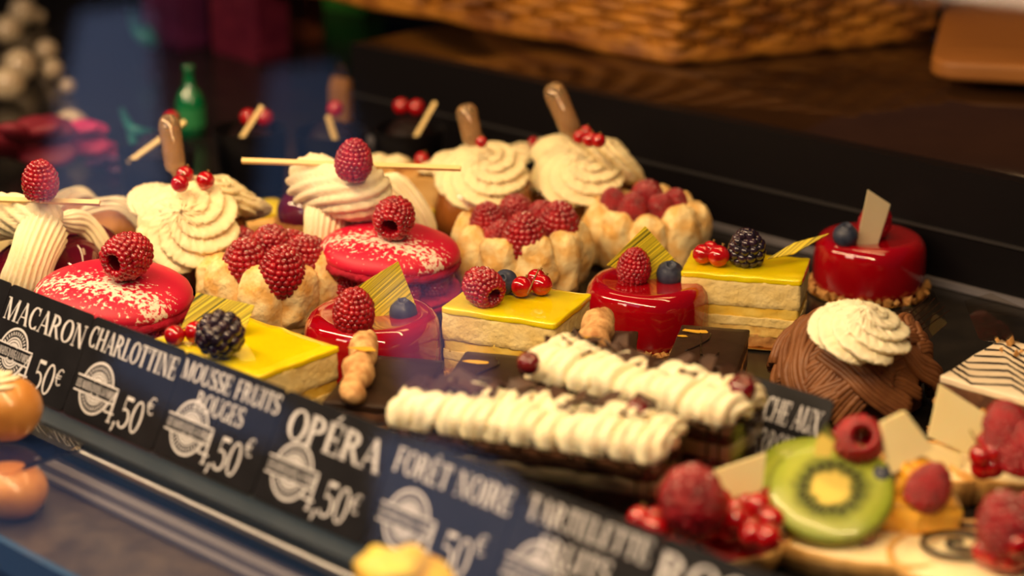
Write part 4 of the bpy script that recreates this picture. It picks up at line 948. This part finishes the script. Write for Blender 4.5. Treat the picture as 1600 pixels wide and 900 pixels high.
# ================================================================== BACKGROUND ON THE COUNTER
def wicker(label, corner, la, lb_, rows, lean=.0):
    """rectangular woven tray; corner = front corner, sides run along -A (left) and +B-ish (right)"""
    r = thing('wicker_basket', label, 'basket', corner)
    dA = -A; dB = (A*.72+B*.72).normalized()
    dB = G(1400, 62, WH)-G(1050, 95, WH); dB.z = 0; dB.normalize()
    pts = [dA*la, Vector((0, 0, 0)), dB*lb_, dB*lb_+dA*la]
    def pos(s):                               # s in [0,4)
        i = int(s) % 4; f = s-int(s); return pts[i].lerp(pts[(i+1) % 4], f)
    cen = (pts[0]+pts[2])/2; per = [la, lb_, la, lb_]
    st = []
    for i in range(4):
        k = int(per[i]/.022)
        for j in range(k): st.append(i+j/k)
    ns = len(st)
    if ns % 2: st.pop(); ns -= 1
    for row in range(rows):
        path = []; z = .004+row*.0078
        for q in range(ns):
            for h in (0, .5):
                s = st[q]+(((st[(q+1) % ns]-st[q]) % 4)*h); p_ = pos(s); out = (p_-cen); out.z = 0; out.normalize()
                w_ = (1 if (q+row) % 2 else -1)*(.0045 if h == 0 else 0); path.append(p_+out*(w_+z*.25)+Z*(z+random.uniform(-.0006, .0006)))
        path.append(path[0].copy())
        V, F = rope(smoothpath(path, 2), lambda t: .0042, 6); link('willow_strand', mesh(V, F), wicker_m, r)
    for s in st:
        p_ = pos(s); out = (p_-cen); out.z = 0; out.normalize()
        V, F = rope([p_, p_+out*(rows*.0078*.25)+Z*(rows*.0078+.004)], lambda t: .0026, 6); link('willow_stake', mesh(V, F), wicker_m, r)
    path = [pos(i/8)+((pos(i/8)-cen).normalized())*(0)+Z*.0045 for i in range(32)]
    for k in range(2):
        V, F = rope([p_+(p_-cen).normalized()*.004+Z*(.003*sin(i*1.5+k*pi)) for i, p_ in enumerate(path+path[:1])], lambda t: .0050, 7); link('base_braid', mesh(V, F), wicker_m, r)
    V, F = sheet([(pts[i].x, pts[i].y) for i in (1, 2, 3, 0)], .004); link('basket_floor', mesh(V, F, False), wicker_m, r, (0, 0, .004))
    return r
CB = G(1050, 96, WH+.002)
wicker('long wicker basket standing on the brown counter at top centre', CB, .50, .22, 12)
CB2 = G(1462, 92, WH+.004)
r = thing('bread_board', 'light brown wooden board lying on the counter at the top right', 'board', CB2+Z*.006); 
V, F = slab(.22, .40, 0, .014, .02, .003, step=.02); link('board_slab', mesh([v+Vector((.11, .10, 0)) for v in V], F), board_wood, r, (0, 0, 0), (0, 0, -.25))
r = thing('wooden_crate', 'pale wooden crate on the counter at the top right corner', 'crate', G(1530, 30, WH)); 
for i in range(3):
    V, F = boxl(.12, 0, .12, .006, .004+i*.032, .030+i*.032); link('slat', mesh(V, F, False), wicker_m, r)
for x in (.0, .22):
    V, F = boxl(x, .007, .010, .004, 0, .10); link('corner_post', mesh(V, F, False), wicker_m, r)
# gift shelf and items beyond the left of the counter
def bag(label, px, py, wpx, hpx, m, b, cat='bag', name='gift_bag'):
    P = G(px, py, 0); k = ppm(P); w_, h = wpx/k, hpx/k; r = thing(name, label, cat, P, YAW+.3*random.uniform(-1, 1), 1)
    D = w_*.45; V = []
    for zz, s in ((0, .92), (h*.1, 1), (h*.75, .98), (h, .9)):
        V += [Vector((x*w_/2*s, y*D/2*(1 if zz < h*.8 else .35), zz)) for x, y in ((-1, -1), (0, -.9), (1, -1), (1, 0), (1, 1), (0, .9), (-1, 1), (-1, 0))]
    F = [(i*8+j, i*8+(j+1) % 8, (i+1)*8+(j+1) % 8, (i+1)*8+j) for i in range(3) for j in range(8)]+[tuple(range(7, -1, -1)), tuple(range(24, 32))]
    link('bag_body', mesh(V, F, False), m, r)
    V, F = rope(smoothpath([Vector((-w_*.2, 0, h)), Vector((-w_*.15, 0, h*1.25)), Vector((w_*.15, 0, h*1.25)), Vector((w_*.2, 0, h))], 5), lambda t: w_*.012, 6); link('bag_handle', mesh(V, F), m, r)
    return r
SB = 1.45
sz = .10
def onz(px, py): return G(px, py, WH+.004)
def std(px, py, b):                            # foot on the counter below pixel column at depth b
    P = GB(px, py, b); P.z = WH+.004; return P
red_bag = M('wine_paper', (.075, .006, .022), (.12, .012, .03), 60, .35); pur = M('purple_foil', (.055, .008, .04), (.09, .012, .06), 40, .4)
bag('dark wine-red gift bag at the top left of the picture', 392, 88, 130, 150, red_bag, SB)
bag('purple gift bag beside the wine-red one', 275, 70, 110, 130, pur, SB+.05)
bag('rust orange bag at the top', 472, 60, 70, 110, M('rust_paper', (.20, .05, .015), rough=.6), SB+.08)
bag('bright green bag at the top edge', 552, 16, 90, 60, M('green_paper', (.02, .16, .01), rough=.6), SB+.15)
bag('small amber box standing behind the rear dessert glasses', 535, 190, 38, 70, M('amber_card', (.26, .11, .015), rough=.5), 1.25, cat='box', name='gift_box')
# green bottle
P = G(300, 212); k = ppm(P); r = thing('green_bottle', 'green glass bottle at the rear left', 'bottle', P, 0, 112/k/.08)
V, F = lathe([(.012, 0), (.016, .001), (.016, .040), (.012, .050), (.0055, .058), (.0052, .075), (.0065, .076), (.0065, .080), (.002, .080)], 24); link('bottle_body', mesh([v*1.0 for v in V], F), M('green_glass', (.0, .16, .05), rough=.1, coat=1, spec=.8), r)
V, F = lathe([(.0163, .012), (.0163, .034)], 24, cb=False, ct=False); link('bottle_label', mesh(V, F), M('green_label', (.02, .22, .07), rough=.6), r)
# teal ribbon and pink flowers, pale ornaments
def ribbon(label, pix, b, m, rad, name='paper_ribbon', cat='ribbon'):
    P0 = G(*pix[0], .02); V, F = rope(smoothpath([G(x, y, .02+.01*(i % 2))-P0 for i, (x, y) in enumerate(pix)], 5), lambda t: rad*(.5+sin(pi*t)*.6), 8); o = link(name, mesh([Vector((v.x, v.y, v.z)) for v in V], F), m, None, P0); return tag(o, label, cat)
teal = M('teal_paper', (.01, .14, .12), rough=.5); pinkm = M('pink_tissue', (.55, .02, .12), (.40, .01, .08), 60, .6); darkred = M('crimson_tissue', (.16, .006, .02), rough=.6)
ribbon('teal paper ribbon curling at the rear left', [(190, 170), (205, 200), (240, 215), (215, 235), (200, 195)], 1.28, teal, .004)
ribbon('teal paper ribbon near the top left', [(205, 20), (215, 50), (240, 66), (228, 40)], 1.4, teal, .005)
def flower(label, px, py, b, s, m, group='pink tissue flowers at rear left'):
    P = G(px, py, .012*s); r = thing('tissue_flower', label, 'flower', P, 0, s, group)
    for i in range(9):
        a = i*2.4; V, F = blob(.010, .006, .003, 12, 8, amp=.001, seed=i); link('petal', mesh(V, F), m, r, (.009*cos(a), .006*sin(a), .004*(i % 3)), (.5*cos(a*3), .5*sin(a), a))
    return r
flower('large pink tissue flower at rear left, above the choux cake', 108, 228, 1.20, 1.6, pinkm); flower('small bright pink tissue flower right of the large pink one', 152, 240, 1.20, .8, pinkm)
flower('dark crimson tissue flower near the left edge', 30, 240, 1.26, 2.2, darkred); flower('second crimson tissue flower, lower at the left edge', 60, 215, 1.30, 1.4, darkred); flower('magenta tissue flower behind the left choux cake', 165, 262, 1.18, .8, pur, group=None)
orn = M('pearl_ornament', (.60, .50, .36), (.4, .3, .2), 60, .2, coat=1)
for i, (x, y, s) in enumerate(((110, 188, .0125), (12, 38, .012), (35, 10, .012), (72, 72, .009), (30, 92, .013), (82, 102, .008), (12, 120, .013), (60, 22, .006), (105, 130, .006))):
    P = G(x, y, s*1.6); s *= 1.15; P.z = s; V, F = blob(s, s, s, 20, 14); lab = ['pale pearl ornament above the pink tissue flower', 'pearl bauble at the far left edge, near the top', 'pearl bauble touching the top edge at left', 'small pearl bauble right of the left-edge column', 'large pearl bauble, third down at the left edge', 'small pearl bauble below the mid-left ones', 'large pearl bauble, lowest at the left edge', 'tiny pearl bauble near the top left corner', 'tiny pearl bauble beside the blue reflection'][i]
    o = link('bauble', mesh(V, F), orn, None, P); tag(o, lab, 'ornament', 'pearl baubles hanging at top left')
